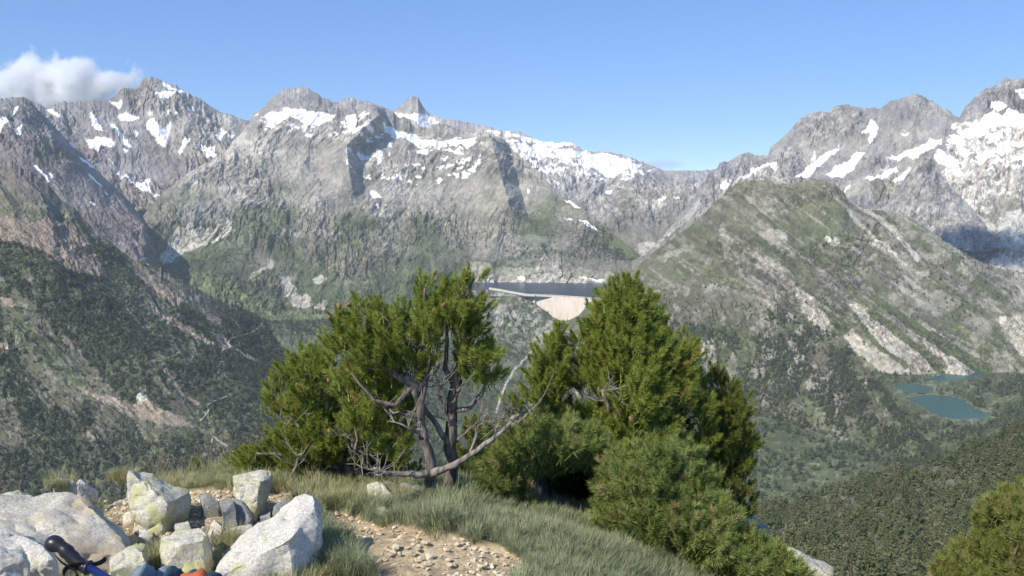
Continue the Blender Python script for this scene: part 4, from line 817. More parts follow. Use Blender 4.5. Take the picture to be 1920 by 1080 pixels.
B([(207, 1054, .03), (225, 1040, .05), (252, 1030, .05), (268, 1034, .02), (272, 1050, .0), (262, 1070, 0), (225, 1080, 0), (209, 1072, 0)], RG, 'small greenish stone right of the walking pole grip', .12, name='stone', cat='stone', seed=9, dist=2.6)
B([(438, 893, .08), (452, 889, .10), (490, 883, .12), (504, 884, .12), (509, 895, .08), (488, 904, 0), (507, 912, .09), (500, 935, .08), (487, 965, .03), (477, 973, 0), (468, 968, 0), (445, 940, .02), (438, 926, .04), (439, 905, .04)], RG, 'upright angular boulder with yellow lichen cap standing before the pines', .16, seed=10, taper=.55)
B([(553, 936, .22), (570, 926, .24), (586, 930, .22), (592, 950, .16), (602, 982, .12), (599, 1010, .1), (560, 1018, .02), (548, 1050, .04), (545, 1100, .02), (400, 1086, 0), (410, 1066, .02), (440, 1038, .06), (500, 992, .14), (545, 962, .2), (545, 1010, .0)], RW, 'long pale boulder running diagonally toward the dirt path', .30, seed=11, dist=2.5)
for i, (pl, lb) in enumerate([([(376, 932, .04), (385, 925, .05), (402, 934, .04), (412, 950, .02), (412, 966, 0), (380, 952, 0)], 'flat grey slab just right of the wedge boulder shadow'),
        ([(413, 938, .05), (428, 932, .06), (440, 940, .04), (446, 960, .02), (445, 982, 0), (420, 988, 0), (416, 960, 0)], 'cracked upright grey slab left of the upright boulder'),
        ([(436, 936, .05), (448, 940, .05), (470, 968, .02), (468, 978, 0), (446, 983, 0)], 'narrow grey slab leaning under the upright boulder'),
        ([(517, 945, .05), (530, 935, .06), (548, 940, .05), (548, 955, .03), (530, 972, 0), (508, 975, 0), (512, 960, .01)], 'grey slab between the upright and the long diagonal boulder'),
        ([(483, 962, .03), (508, 958, .03), (508, 970, 0), (485, 972, 0)], 'small grey stone at the foot of the upright boulder'),
        ([(392, 984, .03), (402, 974, .04), (418, 985, .02), (418, 1004, 0), (395, 1006, 0)], 'small pointed tan stone in the middle of the stone ring'),
        ([(420, 998, .05), (470, 988, .06), (472, 1004, .01), (440, 1014, 0), (422, 1010, 0)], 'low flat slab half buried in the grass of the stone ring'),
        ([(330, 984, .03), (352, 978, .04), (356, 990, .02), (345, 1000, 0), (330, 998, 0)], 'small stone under the wedge boulder'),
        ([(230, 968, .03), (241, 961, .03), (250, 972, .01), (248, 983, 0), (232, 982, 0)], 'small sunlit tan stone on the bare soil'),
        ([(258, 992, .03), (275, 990, .03), (285, 1005, .01), (275, 1018, 0), (262, 1008, 0)], 'rounded tan stone below the wedge boulder'),
        ([(388, 1000, .04), (400, 990, .05), (396, 1010, 0)], 'sliver of stone beside the low streaked boulder')]):
    B(pl, RS if i < 5 else RT, lb, .08, name='stone', cat='stone', seed=20 + i, sink=.03, cuts=2)
B([(688, 925, .03), (692, 910, .05), (706, 906, .06), (722, 915, .04), (738, 932, .02), (730, 940, 0), (695, 936, 0)], RG, 'speckled stone in the grass by the grey root', .1, name='stone', cat='stone', seed=40)
B([(700, 956, .02), (712, 951, .03), (730, 960, .01), (728, 967, 0), (702, 964, 0)], RG, 'small flat stone sunk in the grass below the root', .05, name='stone', cat='stone', seed=41)
B([(855, 962, .03), (862, 957, .04), (874, 960, .03), (878, 972, .01), (876, 981, 0), (857, 978, 0)], RQ, 'white stone alone in the grass below the forked trunk', .06, name='stone', cat='stone', seed=42)
B([(1385, 968, .15), (1396, 963, .2), (1422, 985, .1), (1440, 1000, .05), (1444, 1020, 0), (1385, 1030, 0)], RD, 'dark rock showing behind the right side of the big pine', .3, seed=43, dist=4.9, sink=.3)
B([(1462, 1026, .1), (1485, 1030, .12), (1520, 1052, .08), (1560, 1082, .0), (1540, 1110, 0), (1462, 1075, 0)], RG, 'pale rock edge on the brink right of the lowest pine shoots', .25, seed=44, dist=4.2, sink=.2)
B([(945, 1078, .02), (965, 1072, .03), (985, 1080, .0), (980, 1100, 0), (945, 1100, 0)], RG, 'grey stone at the bottom edge where grass meets gravel', .08, name='stone', cat='stone', seed=45)
ROCKS = []
for o in C.objects:
    if o.get('category') in ('boulder', 'stone') and o.type == 'MESH':
        c = np.array([v.co for v in o.data.vertices]); c += np.array(o.location); m_ = c[:, :2].mean(0); ROCKS.append((m_[0], m_[1], np.percentile(np.hypot(*(c[:, :2] - m_).T), 60)))

# ------------------------------------------------------------------ pines
def tube(V, F, pts, rad, sides=6):
    base = len(V); up = Vector((.13, .37, .92)); n = len(pts)
    for i, p in enumerate(pts):
        t = (pts[min(i + 1, n - 1)] - pts[max(i - 1, 0)]); t = t.normalized() if t.length > 1e-6 else Vector((0, 0, 1))
        a = t.cross(up); a = a.normalized() if a.length > .05 else t.cross(Vector((1, 0, 0))).normalized(); b_ = t.cross(a)
        for k in range(sides):
            an = 6.2832 * k / sides; V.append(p + (a * math.cos(an) + b_ * math.sin(an)) * rad[i])
    for i in range(n - 1):
        for k in range(sides):
            q = base + i * sides; F.append((q + k, q + (k + 1) % sides, q + sides + (k + 1) % sides, q + sides + k))
    F.append(tuple(base + k for k in range(sides))[::-1]); F.append(tuple(base + (n - 1) * sides + k for k in range(sides)))
def tuft(seed, m, L=.062, n=125, nl=.030, w=.0032, spread=1.15, bend=0):
    rr = random.Random(seed); V = []; F = []
    for i in range(n):
        t = (i + rr.random()) / n; z = L * t ** .8; an = rr.random() * 6.283; ang = (math.radians(62) * (1 - t) + math.radians(22) * t + rr.uniform(-.25, .25)) * spread
        d = Vector((math.cos(an) * math.sin(ang), math.sin(an) * math.sin(ang), math.cos(ang))); ln = nl * rr.uniform(.75, 1.15)
        sd = d.cross(Vector((rr.uniform(-1, 1), rr.uniform(-1, 1), rr.uniform(-1, 1)))).normalized() * w / 2; o = Vector((0, 0, z)); k = len(V)
        V += [o + sd, o - sd, o + d * ln]; F.append((k, k + 1, k + 2))
    k = len(V)
    V += [Vector((.0025, 0, -.05)), Vector((-.0018, .002, -.05)), Vector((-.0018, -.002, -.05)), Vector((0, 0, L))]; F += [(k, k + 1, k + 3), (k + 1, k + 2, k + 3), (k + 2, k, k + 3)]
    return proto('shoot', V, F, m)
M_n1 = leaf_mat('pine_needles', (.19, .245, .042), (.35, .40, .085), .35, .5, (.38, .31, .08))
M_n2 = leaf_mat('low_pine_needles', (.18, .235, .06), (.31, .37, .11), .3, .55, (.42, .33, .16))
M_n3 = leaf_mat('dark_pine_needles', (.14, .18, .038), (.25, .28, .060), .3, .5, (.28, .2, .07))  # darker needles, also put shade into crown backs and hollows by colour
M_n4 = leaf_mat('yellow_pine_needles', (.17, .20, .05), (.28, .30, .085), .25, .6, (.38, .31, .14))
TU1 = [tuft(i, M_n1) for i in range(5)]; TU3 = [tuft(10 + i, M_n3) for i in range(4)]
TU2 = [tuft(20 + i, M_n2, .06, 85, .036, .0030, 1.15) for i in range(5)]; TU4 = [tuft(30 + i, M_n4, .07, 90, .05, .005) for i in range(4)]
def bark_mat(name, a_, b_, sc=(60, 60, 14)):
    m, n, b, L = newmat(name); tc = n.nodes.new('ShaderNodeTexCoord'); mp = n.nodes.new('ShaderNodeMapping'); mp.inputs['Scale'].default_value = sc
    t = n.nodes.new('ShaderNodeTexNoise'); t.inputs['Scale'].default_value = 1; t.inputs['Detail'].default_value = 8; L(tc.outputs['Object'], mp.inputs[0]); L(mp.outputs[0], t.inputs['Vector'])
    r = n.nodes.new('ShaderNodeValToRGB'); r.color_ramp.elements[0].position = .38; r.color_ramp.elements[1].position = .62; r.color_ramp.elements[0].color = (*a_, 1); r.color_ramp.elements[1].color = (*b_, 1)
    L(t.outputs[0], r.inputs[0]); L(r.outputs[0], b.inputs['Base Color']); b.inputs['Roughness'].default_value = .9
    u = n.nodes.new('ShaderNodeBump'); u.inputs['Strength'].default_value = .9; u.inputs['Distance'].default_value = .006; L(t.outputs[0], u.inputs['Height']); L(u.outputs[0], b.inputs['Normal']); return m
M_bark = bark_mat('pine_bark', (.07, .055, .045), (.22, .18, .15)); M_dead = bark_mat('dead_wood', (.10, .085, .07), (.30, .265, .23))
M_cone = simple('cone_brown', (.24, .14, .075), .7, var=.35, scale=90); M_twig = simple('twig_bark', (.16, .12, .09), .9, var=.3, scale=40)
def cone_mesh():
    bm = bmesh.new(); bmesh.ops.create_icosphere(bm, subdivisions=2, radius=.014)
    for v in bm.verts: v.co.z *= 1.35; v.co *= 1 + .12 * math.sin(v.co.z * 900) * math.cos(math.atan2(v.co.y, v.co.x) * 5)
    me = bpy.data.meshes.new('pine_cone'); bm.to_mesh(me); bm.free(); me.materials.append(M_cone); return me
CONE = cone_mesh()
def polydist(x, y, poly):
    b_ = 1e9
    for (x1, y1), (x2, y2) in zip(poly, poly[1:] + poly[:1]):
        L_ = (x2 - x1) ** 2 + (y2 - y1) ** 2; t = max(0, min(1, ((x - x1) * (x2 - x1) + (y - y1) * (y2 - y1)) / max(L_, 1e-6)))
        b_ = min(b_, math.hypot(x - x1 - t * (x2 - x1), y - y1 - t * (y2 - y1)))
    return b_
def jit_path(pts, rr, a):
    out = []
    for i in range(len(pts) - 1):
        for k in range(3):
            t = k / 3; p = pts[i].lerp(pts[i + 1], t); j = a if (i or k) else 0
            out.append(p + Vector((rr.uniform(-j, j), rr.uniform(-j, j), rr.uniform(-j, j))))
    out.append(pts[-1]); return out
def pine(label, base_px, d0, crowns, trunks, seed, cones=20, spires=[], gap=.42, name='pine_tree', cat='tree', dead=[], group=None, foot=None):
    """crowns: (outline, depth offset, half thickness, clump spacing, shoots per clump, prototypes, scale, holes)"""
    rr = random.Random(seed); q = foot if foot is not None else hit(*base_px)
    if d0 is None: d0 = math.hypot(q[0], q[1])
    root = empty(name, q); tag(root, label, cat, group); loc = Vector(q); nodes = []
    for i, t in enumerate(trunks):
        pts = [Vector(P(x, y, d0 + dd)) - loc for x, y, dd, _ in t]; rad = [r_ for _, _, _, r_ in t]
        if i == 0 or t[0][3] > .022: pts[0] = pts[0] - Vector((0, 0, .10))
        jp = jit_path(pts, rr, rad[0] * .28); rd = list(np.interp(np.linspace(0, len(rad) - 1, len(jp)), range(len(rad)), rad)); V = []; F = []
        rd = [r_ * rr.uniform(.88, 1.12) for r_ in rd]; tube(V, F, jp, rd, 9); me = bpy.data.meshes.new('trunk'); me.from_pydata([tuple(v) for v in V], [], F)
        for p in me.polygons: p.use_smooth = True
        link('trunk' if t[0][3] > .02 else 'branch', me, M_dead if (len(t[0]) > 3 and t in dead) else M_bark, root); nodes += [(p, r_) for p, r_ in zip(jp, rd)]
    if not nodes: nodes = [(Vector((0, 0, 0)), .02)]
    allsh = {}; centers = []
    for (poly, do, th, spc, nsh, pr, sc, holes) in crowns:
        xs = [p[0] for p in poly]; ys = [p[1] for p in poly]; got = []; tries = 0; area = (max(xs) - min(xs)) * (max(ys) - min(ys))
        while tries < area / spc ** 2 * 26:
            tries += 1; x = rr.uniform(min(xs), max(xs)); y = rr.uniform(min(ys), max(ys))
            A = np.array([x]), np.array([y])
            if not inpoly(*A, poly)[0] or any(inpoly(*A, h)[0] for h in holes): continue
            if float(fbm(np.array(x / 30.), np.array(y / 24.), 2, seed + 40)) < gap: continue
            e = polydist(x, y, poly); half = min(th, .02 + e / FPX * d0 * 1.5); dp = d0 + do + half * rr.uniform(-1, 1)
            if any((x - g[0]) ** 2 + (y - g[1]) ** 2 + ((dp - g[2]) * 260) ** 2 < spc ** 2 for g in got): continue
            got.append((x, y, dp, e))
        cx = sum(xs) / len(xs); pxm = FPX / d0
        for x, y, dp, e in got:
            c = Vector(P(x, y + 8, dp)) - loc; centers.append((c, len(allsh))); cr = .05 * sc
            for k in range(nsh):
                o_ = Vector((rr.gauss(0, 1), rr.gauss(0, 1), rr.gauss(0, .7))); o_ = o_.normalized() * cr * rr.uniform(.3, 1)
                out = Vector(((x - cx) / 140, (dp - d0 - do) * 2.2, 0)); out = out if out.length < .45 else out.normalized() * .45
                dr = (Vector((0, 0, 1.0)) + out * .75 + o_.normalized() * .55 + Vector((rr.gauss(0, .16), rr.gauss(0, .16), 0))).normalized()
                p = c + o_ + Vector((0, 0, -.03 * sc)); eu = dr.to_track_quat('Z', 'Y').to_euler()
                allsh.setdefault(id(pr), (pr, []))[1].append((p, eu, sc * rr.uniform(.75, 1.2) * (1 if e > 10 else .85)))
    for (x, yt, yb, dd) in spires:                              # leading shoots that stand above the crown
        y = yb; sc = .62 * d0 / 4.5
        while y > yt + 14:
            f_ = (y - yt) / max(1, yb - yt); wpx = 4 + 13 * f_ ** .8
            for k in range(3 if f_ > .25 else 1):
                c = Vector(P(x + (rr.uniform(-1, 1) * wpx if k or f_ > .3 else 0), y, d0 + dd + rr.uniform(-1, 1) * wpx / FPX * d0)) - loc
                dr = Vector((rr.gauss(0, .22), rr.gauss(0, .22), 1)).normalized(); allsh.setdefault(id(TU1), (TU1, []))[1].append((c, dr.to_track_quat('Z', 'Y').to_euler(), sc * rr.uniform(.85, 1.1)))
            y -= 11
        centers.append((Vector(P(x, (yt + 3 * yb) / 4, d0 + dd)) - loc, 0))
    for pr, L_ in allsh.values():
        o = scatter('foliage', pr, [tuple(a[0]) for a in L_], [tuple(a[1]) for a in L_], [a[2] for a in L_], root)
    # twigs: every clump joins the nearest wood already grown
    V = []; F = []; tips = [c for c, _ in centers]; live = list(nodes)
    pa = np.array([tuple(p) for p, _ in live]); tips.sort(key=lambda c: float(np.min(((pa - np.array(c)) ** 2).sum(1))))
    for c in tips:
        a = np.array([tuple(p) for p, _ in live]); dv = np.array(c) - a; dist = np.sqrt((dv ** 2).sum(1)) + np.maximum(0, -dv[:, 2]) * .8; k = int(np.argmin(dist)); p0, r0 = live[k]
        mid = p0.lerp(c, .5) + Vector((rr.uniform(-.015, .015), rr.uniform(-.015, .015), -.02)); r1 = max(.0022, min(r0 * .7, .004 + .02 * (c - p0).length))
        tube(V, F, [p0, mid, c + Vector((0, 0, -.02))], [r1, r1 * .8, r1 * .6], 5); live.append((mid, r1 * .8)); live.append((c, r1 * .6))
    me = bpy.data.meshes.new('twig'); me.from_pydata([tuple(v) for v in V], [], F); o = link('twig', me, M_twig, root); o['kind'] = 'stuff'
    vis = [a for pr, L_ in allsh.values() for a in L_ if a[0].y < np.median([b_[0].y for b_ in L_]) + .02]
    for i in range(min(int(cones * .6), len(vis))):
        p, eu, sc = rr.choice(vis); c = bpy.data.objects.new('pine_cone', CONE); C.objects.link(c); c.parent = root
        d = eu.to_matrix() @ Vector((0, 0, 1)); c.location = p + d * .075 * sc + Vector((0, -.012, .0)); c.rotation_euler = (rr.uniform(-.6, .6), rr.uniform(-.6, .6), rr.uniform(0, 6)); s_ = rr.uniform(.4, .68) * (sc if sc > 1.2 else 1); c.scale = (s_, s_, s_)
    return root, live, d0
def dead_twigs(root, d0, specs, seed):
    rr = random.Random(seed); loc = Vector(root.location)
    for (pts, r0, n) in specs:
        V = []; F = []
        p = [Vector(P(x, y, d0 + dd)) - loc for x, y, dd in pts]; jp = jit_path(p, rr, .008); tube(V, F, jp, list(np.linspace(r0, r0 * .35, len(jp))), 5)
        for k in range(n):
            s_ = rr.choice(jp[1:]); d = Vector((rr.uniform(-1, 1), rr.uniform(-.6, .6), rr.uniform(-.3, 1))).normalized(); L_ = rr.uniform(.05, .14); m_ = s_ + d * L_ * .5 + Vector((rr.uniform(-.02, .02),) * 3)
            e = s_ + d * L_ + Vector((0, 0, rr.uniform(0, .04))); tube(V, F, [s_, m_, e], [r0 * .35, r0 * .28, .0012], 4)
            tube(V, F, [m_, m_ + Vector((rr.uniform(-.05, .05), rr.uniform(-.03, .03), rr.uniform(.0, .06)))], [r0 * .22, .001], 4)
        me = bpy.data.meshes.new('dead_branch'); me.from_pydata([tuple(v) for v in V], [], F); link('dead_branch', me, M_dead, root)

T1 = [(625, 575), (640, 572), (655, 600), (668, 562), (683, 555), (695, 582), (703, 550), (715, 547), (725, 572), (738, 548), (750, 550), (757, 578), (765, 562), (775, 572), (785, 522), (797, 514), (808, 535), (812, 560), (822, 537), (836, 520), (846, 532), (852, 527), (865, 507), (878, 496), (890, 508), (902, 540), (905, 590), (915, 630),
      (928, 655), (930, 690), (915, 700), (895, 690), (880, 700), (862, 685), (850, 665), (835, 668), (820, 650), (805, 665), (800, 690), (780, 690), (765, 705), (745, 700), (728, 720), (712, 700), (690, 740), (665, 700), (640, 690), (620, 650), (612, 625), (625, 605)]
T1H = [[(690, 600), (705, 590), (712, 605), (700, 622)], [(815, 600), (826, 590), (832, 640), (820, 645)], [(775, 640), (795, 635), (798, 655), (780, 660)], [(850, 600), (860, 590), (862, 630), (852, 635)]]
trA = [(814, 940, 0, .027), (808, 900, 0, .022), (805, 860, 0, .020), (795, 810, .0, .018), (785, 760, 0, .017), (775, 722, 0, .020), (752, 708, -.02, .017), (728, 694, -.03, .013), (700, 670, -.05, .009), (680, 630, -.05, .006)]
trB = [(838, 930, .12, .030), (845, 880, .12, .025), (848, 820, .1, .023), (846, 765, .1, .022), (852, 722, .08, .022), (864, 690, .06, .018), (868, 650, .05, .014), (873, 600, .03, .010), (877, 545, .02, .005)]
trC = [(808, 890, -.02, .017), (840, 878, -.06, .013), (880, 855, -.1, .011), (920, 825, -.12, .010), (952, 800, -.12, .008), (968, 780, -.12, .009), (1000, 758, -.12, .005)]
trD = [(806, 888, -.02, .015), (770, 890, -.05, .012), (735, 888, -.06, .010), (700, 878, -.08, .006)]
trE = [(785, 762, 0, .014), (802, 705, .03, .011), (806, 650, .03, .009), (800, 590, .02, .006), (796, 540, .02, .004)]
trF = [(848, 770, .1, .012), (880, 765, .08, .010), (905, 738, .05, .008), (917, 700, .04, .007), (910, 650, .04, .005)]
trG = [(846, 845, .1, .014), (828, 812, .06, .011), (800, 770, .05, .009), (770, 738, .05, .006)]
trH = [(852, 722, .08, .012), (835, 690, .08, .010), (838, 640, .06, .007), (838, 560, .05, .004)]
trI = [(775, 722, 0, .012), (740, 760, -.05, .008), (700, 750, -.06, .006), (660, 700, -.06, .004)]
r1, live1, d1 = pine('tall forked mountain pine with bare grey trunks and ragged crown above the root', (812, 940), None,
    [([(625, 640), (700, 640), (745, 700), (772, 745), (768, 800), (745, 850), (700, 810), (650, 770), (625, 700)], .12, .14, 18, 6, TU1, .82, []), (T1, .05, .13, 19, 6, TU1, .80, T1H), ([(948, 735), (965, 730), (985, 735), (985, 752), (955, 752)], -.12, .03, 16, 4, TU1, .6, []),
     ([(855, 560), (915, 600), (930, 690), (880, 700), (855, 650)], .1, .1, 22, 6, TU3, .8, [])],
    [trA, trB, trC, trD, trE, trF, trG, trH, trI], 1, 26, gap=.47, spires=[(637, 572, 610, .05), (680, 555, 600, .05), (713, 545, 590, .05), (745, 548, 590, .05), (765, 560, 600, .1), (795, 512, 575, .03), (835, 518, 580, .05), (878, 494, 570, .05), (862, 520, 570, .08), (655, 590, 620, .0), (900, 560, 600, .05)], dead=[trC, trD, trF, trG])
dead_twigs(r1, d1, [([(845, 800, .08), (835, 760, .02), (825, 720, 0)], .007, 6), ([(800, 830, 0), (770, 800, -.05), (730, 790, -.05)], .007, 8), ([(846, 760, .08), (862, 730, .0), (885, 700, 0)], .007, 6), ([(790, 780, 0), (750, 775, -.05), (715, 760, -.05)], .006, 6),
    ([(830, 760, .05), (815, 700, .0), (818, 650, 0)], .006, 7), ([(848, 830, .1), (880, 800, .05), (900, 790, .05)], .005, 4), ([(880, 850, -.1), (900, 800, -.1), (915, 775, -.1)], .005, 5), ([(930, 812, -.12), (945, 770, -.12), (950, 750, -.12)], .006, 6), ([(955, 795, -.12), (975, 790, -.12), (1000, 770, -.12)], .006, 6),
    ([(790, 740, .0), (800, 690, 0), (812, 640, 0)], .005, 5), ([(735, 885, -.1), (700, 885, -.15), (680, 890, -.2)], .006, 8)], 3)
T2 = [(500, 730), (512, 735), (520, 697), (530, 692), (540, 662), (552, 667), (560, 648), (575, 640), (590, 652), (600, 642), (612, 657), (620, 690), (616, 740), (625, 760), (640, 745), (650, 705), (690, 740), (715, 735), (732, 790), (745, 805), (738, 840), (762, 870), (750, 892), (700, 885), (650, 890), (590, 880), (540, 885), (500, 885), (455, 885), (456, 842), (480, 827), (500, 835), (515, 790), (532, 772), (520, 752)]
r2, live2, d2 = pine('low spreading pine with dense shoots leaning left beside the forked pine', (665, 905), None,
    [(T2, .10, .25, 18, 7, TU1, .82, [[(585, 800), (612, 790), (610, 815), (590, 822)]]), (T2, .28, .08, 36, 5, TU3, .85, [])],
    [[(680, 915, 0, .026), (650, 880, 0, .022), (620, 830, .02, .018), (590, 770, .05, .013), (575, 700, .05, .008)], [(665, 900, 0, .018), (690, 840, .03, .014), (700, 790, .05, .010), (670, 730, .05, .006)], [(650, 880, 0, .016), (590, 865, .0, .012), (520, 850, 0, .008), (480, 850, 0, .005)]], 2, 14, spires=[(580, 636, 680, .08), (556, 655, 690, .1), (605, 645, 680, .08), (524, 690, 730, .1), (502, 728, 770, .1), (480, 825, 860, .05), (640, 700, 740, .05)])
dead_twigs(r2, d2, [([(690, 880, -.15), (670, 840, -.15), (650, 820, -.15)], .007, 7), ([(665, 860, -.15), (668, 800, -.15), (672, 775, -.15)], .006, 5), ([(545, 895, -.2), (555, 860, -.2), (565, 840, -.2)], .007, 4), ([(720, 890, -.2), (690, 880, -.2), (650, 870, -.2)], .006, 8), ([(560, 800, -.1), (540, 780, -.1)], .005, 3), ([(620, 700, 0), (615, 740, 0)], .004, 3)], 4)
pine('small green pine thicket behind the forked trunks', (880, 915), None, [([(858, 800), (870, 785), (885, 775), (905, 780), (925, 790), (918, 830), (905, 870), (900, 905), (865, 905), (850, 870)], .35, .12, 18, 6, TU3, .8, []),
    ([(765, 860), (775, 850), (790, 862), (795, 895), (770, 905)], .3, .08, 18, 5, TU3, .7, [])], [[(880, 915, .3, .018), (885, 860, .3, .012), (892, 800, .3, .006)]], 5, 2, name='pine_bush', cat='pine bush')
pine('pine sapling poking out of the grass left of the low spreading pine', (432, 880), None, [([(415, 870), (420, 845), (430, 840), (440, 850), (450, 848), (455, 875), (440, 885), (418, 882)], .05, .05, 13, 4, TU1, .6, [])], [[(434, 884, 0, .008), (434, 865, 0, .005), (432, 848, 0, .003)]], 6, 1, name='pine_sapling', cat='sapling')
pine('tiny lone pine shoot in the grass behind the wedge boulder', (364, 882), None, [([(356, 872), (360, 854), (366, 852), (370, 870), (366, 882)], .02, .02, 10, 4, TU1, .45, [])], [[(364, 884, 0, .005), (364, 862, 0, .003)]], 7, 0, name='pine_sapling', cat='sapling')

T6 = [(1158, 515), (1170, 511), (1182, 517), (1198, 524), (1212, 530), (1218, 560), (1238, 582), (1250, 612), (1268, 632), (1283, 610), (1295, 640), (1300, 680), (1320, 702), (1330, 760), (1335, 850), (1345, 930), (1370, 960), (1300, 1000), (1150, 990), (1110, 960), (1080, 900), (1030, 870), (985, 840), (960, 800), (985, 765), (1010, 755),
      (1040, 770), (1060, 730), (1075, 700), (1090, 668), (1092, 612), (1106, 622), (1113, 560), (1130, 538), (1142, 532), (1150, 548)]
T6L = [(983, 682), (1000, 667), (1012, 642), (1030, 622), (1052, 598), (1066, 617), (1073, 650), (1070, 690), (1060, 740), (1020, 772), (995, 742)]
T6R = [(1325, 712), (1340, 692), (1350, 676), (1358, 692), (1372, 722), (1385, 703), (1395, 722), (1400, 760), (1392, 790), (1413, 812), (1412, 850), (1395, 880), (1405, 920), (1410, 958), (1400, 972), (1370, 950), (1340, 900), (1325, 840), (1335, 780)]
T6B = [(890, 935), (905, 880), (912, 832), (932, 802), (962, 778), (1000, 762), (1060, 780), (1120, 800), (1130, 850), (1105, 868), (1050, 858), (1015, 866), (990, 884), (978, 905), (1000, 935), (1020, 962), (960, 950), (920, 942)]
H6 = [[(1015, 875), (1050, 862), (1120, 865), (1140, 900), (1120, 950), (1060, 955), (1020, 920)], [(1215, 740), (1270, 730), (1310, 770), (1310, 850), (1285, 850), (1260, 800)]]
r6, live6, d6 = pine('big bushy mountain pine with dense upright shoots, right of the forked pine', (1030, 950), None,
    [(T6, .15, .42, 20, 7, TU1, .86, H6), (T6L, .15, .15, 18, 7, TU1, .8, []), (T6R, .35, .18, 18, 7, TU3, .86, []), (T6B, -.38, .22, 18, 8, TU2, .85, []), (T6, .5, .1, 34, 6, TU3, .95, []), ([(1000, 850), (1150, 850), (1165, 975), (1040, 960), (1000, 930)], .42, .1, 15, 6, TU3, .95, []), ([(1090, 830), (1130, 800), (1240, 790), (1330, 850), (1345, 940), (1250, 910), (1140, 905)], -.12, .18, 19, 8, TU2, .85, [])],  # back crowns of darker needles paint in the shade of the hollow
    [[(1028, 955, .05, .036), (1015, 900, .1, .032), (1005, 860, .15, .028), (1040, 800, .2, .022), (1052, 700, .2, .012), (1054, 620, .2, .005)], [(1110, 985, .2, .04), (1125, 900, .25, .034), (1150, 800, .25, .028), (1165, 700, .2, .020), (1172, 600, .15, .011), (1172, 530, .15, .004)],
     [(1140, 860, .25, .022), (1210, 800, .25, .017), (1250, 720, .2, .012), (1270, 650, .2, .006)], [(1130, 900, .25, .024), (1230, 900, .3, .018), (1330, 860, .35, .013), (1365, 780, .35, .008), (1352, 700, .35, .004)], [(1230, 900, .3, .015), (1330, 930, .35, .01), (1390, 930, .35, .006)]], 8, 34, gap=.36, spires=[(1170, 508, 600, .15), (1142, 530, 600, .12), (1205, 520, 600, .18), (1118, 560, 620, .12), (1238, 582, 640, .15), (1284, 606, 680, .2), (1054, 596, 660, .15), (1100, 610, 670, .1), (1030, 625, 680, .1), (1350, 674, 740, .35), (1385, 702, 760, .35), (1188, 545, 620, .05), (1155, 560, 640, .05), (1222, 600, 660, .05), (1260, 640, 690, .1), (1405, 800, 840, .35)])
dead_twigs(r6, d6, [([(1140, 770, -.22), (1130, 740, -.22), (1122, 725, -.22)], .008, 4), ([(1160, 780, -.22), (1165, 740, -.22)], .008, 3), ([(1330, 920, 0), (1350, 925, 0), (1375, 920, 0)], .008, 3), ([(1080, 990, -.2), (1060, 972, -.2), (1050, 965, -.2)], .006, 3)], 9)
T7 = [(1130, 905), (1140, 855), (1180, 832), (1240, 822), (1275, 850), (1290, 900), (1330, 922), (1380, 962), (1410, 1002), (1450, 1022), (1480, 1032), (1495, 1060), (1500, 1100), (1380, 1100), (1320, 1078), (1250, 1055), (1180, 1022), (1120, 1000), (1100, 975), (1130, 942)]
r7, live7, d7 = pine('creeping pale green pine spilling over the grassy brink in front of the bushy pine', (1235, 1052), None,
    [(T7, .05, .18, 17, 9, TU2, .8, []), (T7, .28, .1, 30, 6, TU2, .85, [])], [[(1190, 1030, .15, .022), (1230, 980, .1, .016), (1260, 920, .1, .010), (1220, 860, .1, .006)], [(1230, 1000, .12, .016), (1320, 1010, .1, .012), (1400, 1040, .1, .008), (1460, 1060, .1, .005)]], 10, 4, gap=.3, spires=[(1180, 815, 870, 0), (1225, 806, 860, 0), (1300, 900, 950, 0), (1360, 930, 980, 0), (1420, 990, 1030, 0), (1465, 1010, 1050, 0)], name='creeping_pine', cat='pine bush')
if False: dead_twigs(r7, d7, [([(1190, 930, -.2), (1215, 925, -.2), (1250, 905, -.2)], .007, 5), ([(1180, 960, -.2), (1200, 948, -.2), (1225, 945, -.2)], .006, 4), ([(1160, 990, -.2), (1190, 1005, -.2), (1230, 1010, -.2)], .006, 8)], 11)
T8 = [(1755, 1070), (1770, 1045), (1790, 1020), (1815, 1012), (1838, 985), (1842, 950), (1858, 925), (1885, 912), (1905, 905), (1930, 905), (1990, 960), (2030, 1100), (1980, 1200), (1800, 1200), (1740, 1110)]
p8 = P(1880, 1250, 8.2); pine('yellowish green pine crown cut by the bottom right corner', None, 8.2, [(T8, 0, .55, 20, 8, TU4, 1.25, []), (T8, .6, .3, 34, 6, TU4, 1.4, [])],
    [[(1880, 1250, 0, .07), (1885, 1150, 0, .06), (1890, 1060, 0, .04), (1895, 960, 0, .015)], [(1870, 1120, -.4, .018), (1890, 1070, -.5, .014), (1905, 1030, -.55, .008)]], 12, 6, gap=.35, foot=p8)

# root lying in the grass
V = []; F = []; pts = [Vector(hit(x, y)) + Vector((0, 0, .018)) for x, y in [(720, 915), (745, 920), (770, 922), (790, 930), (806, 938)]]
tube(V, F, jit_path(pts, random.Random(2), .008), list(np.linspace(.011, .026, 13)), 8); me = bpy.data.meshes.new('root'); me.from_pydata([tuple(v) for v in V], [], F)
for p in me.polygons: p.use_smooth = True
tag(link('root_log', me, M_dead), 'grey weathered root lying in the grass at the foot of the forked pine', 'root')

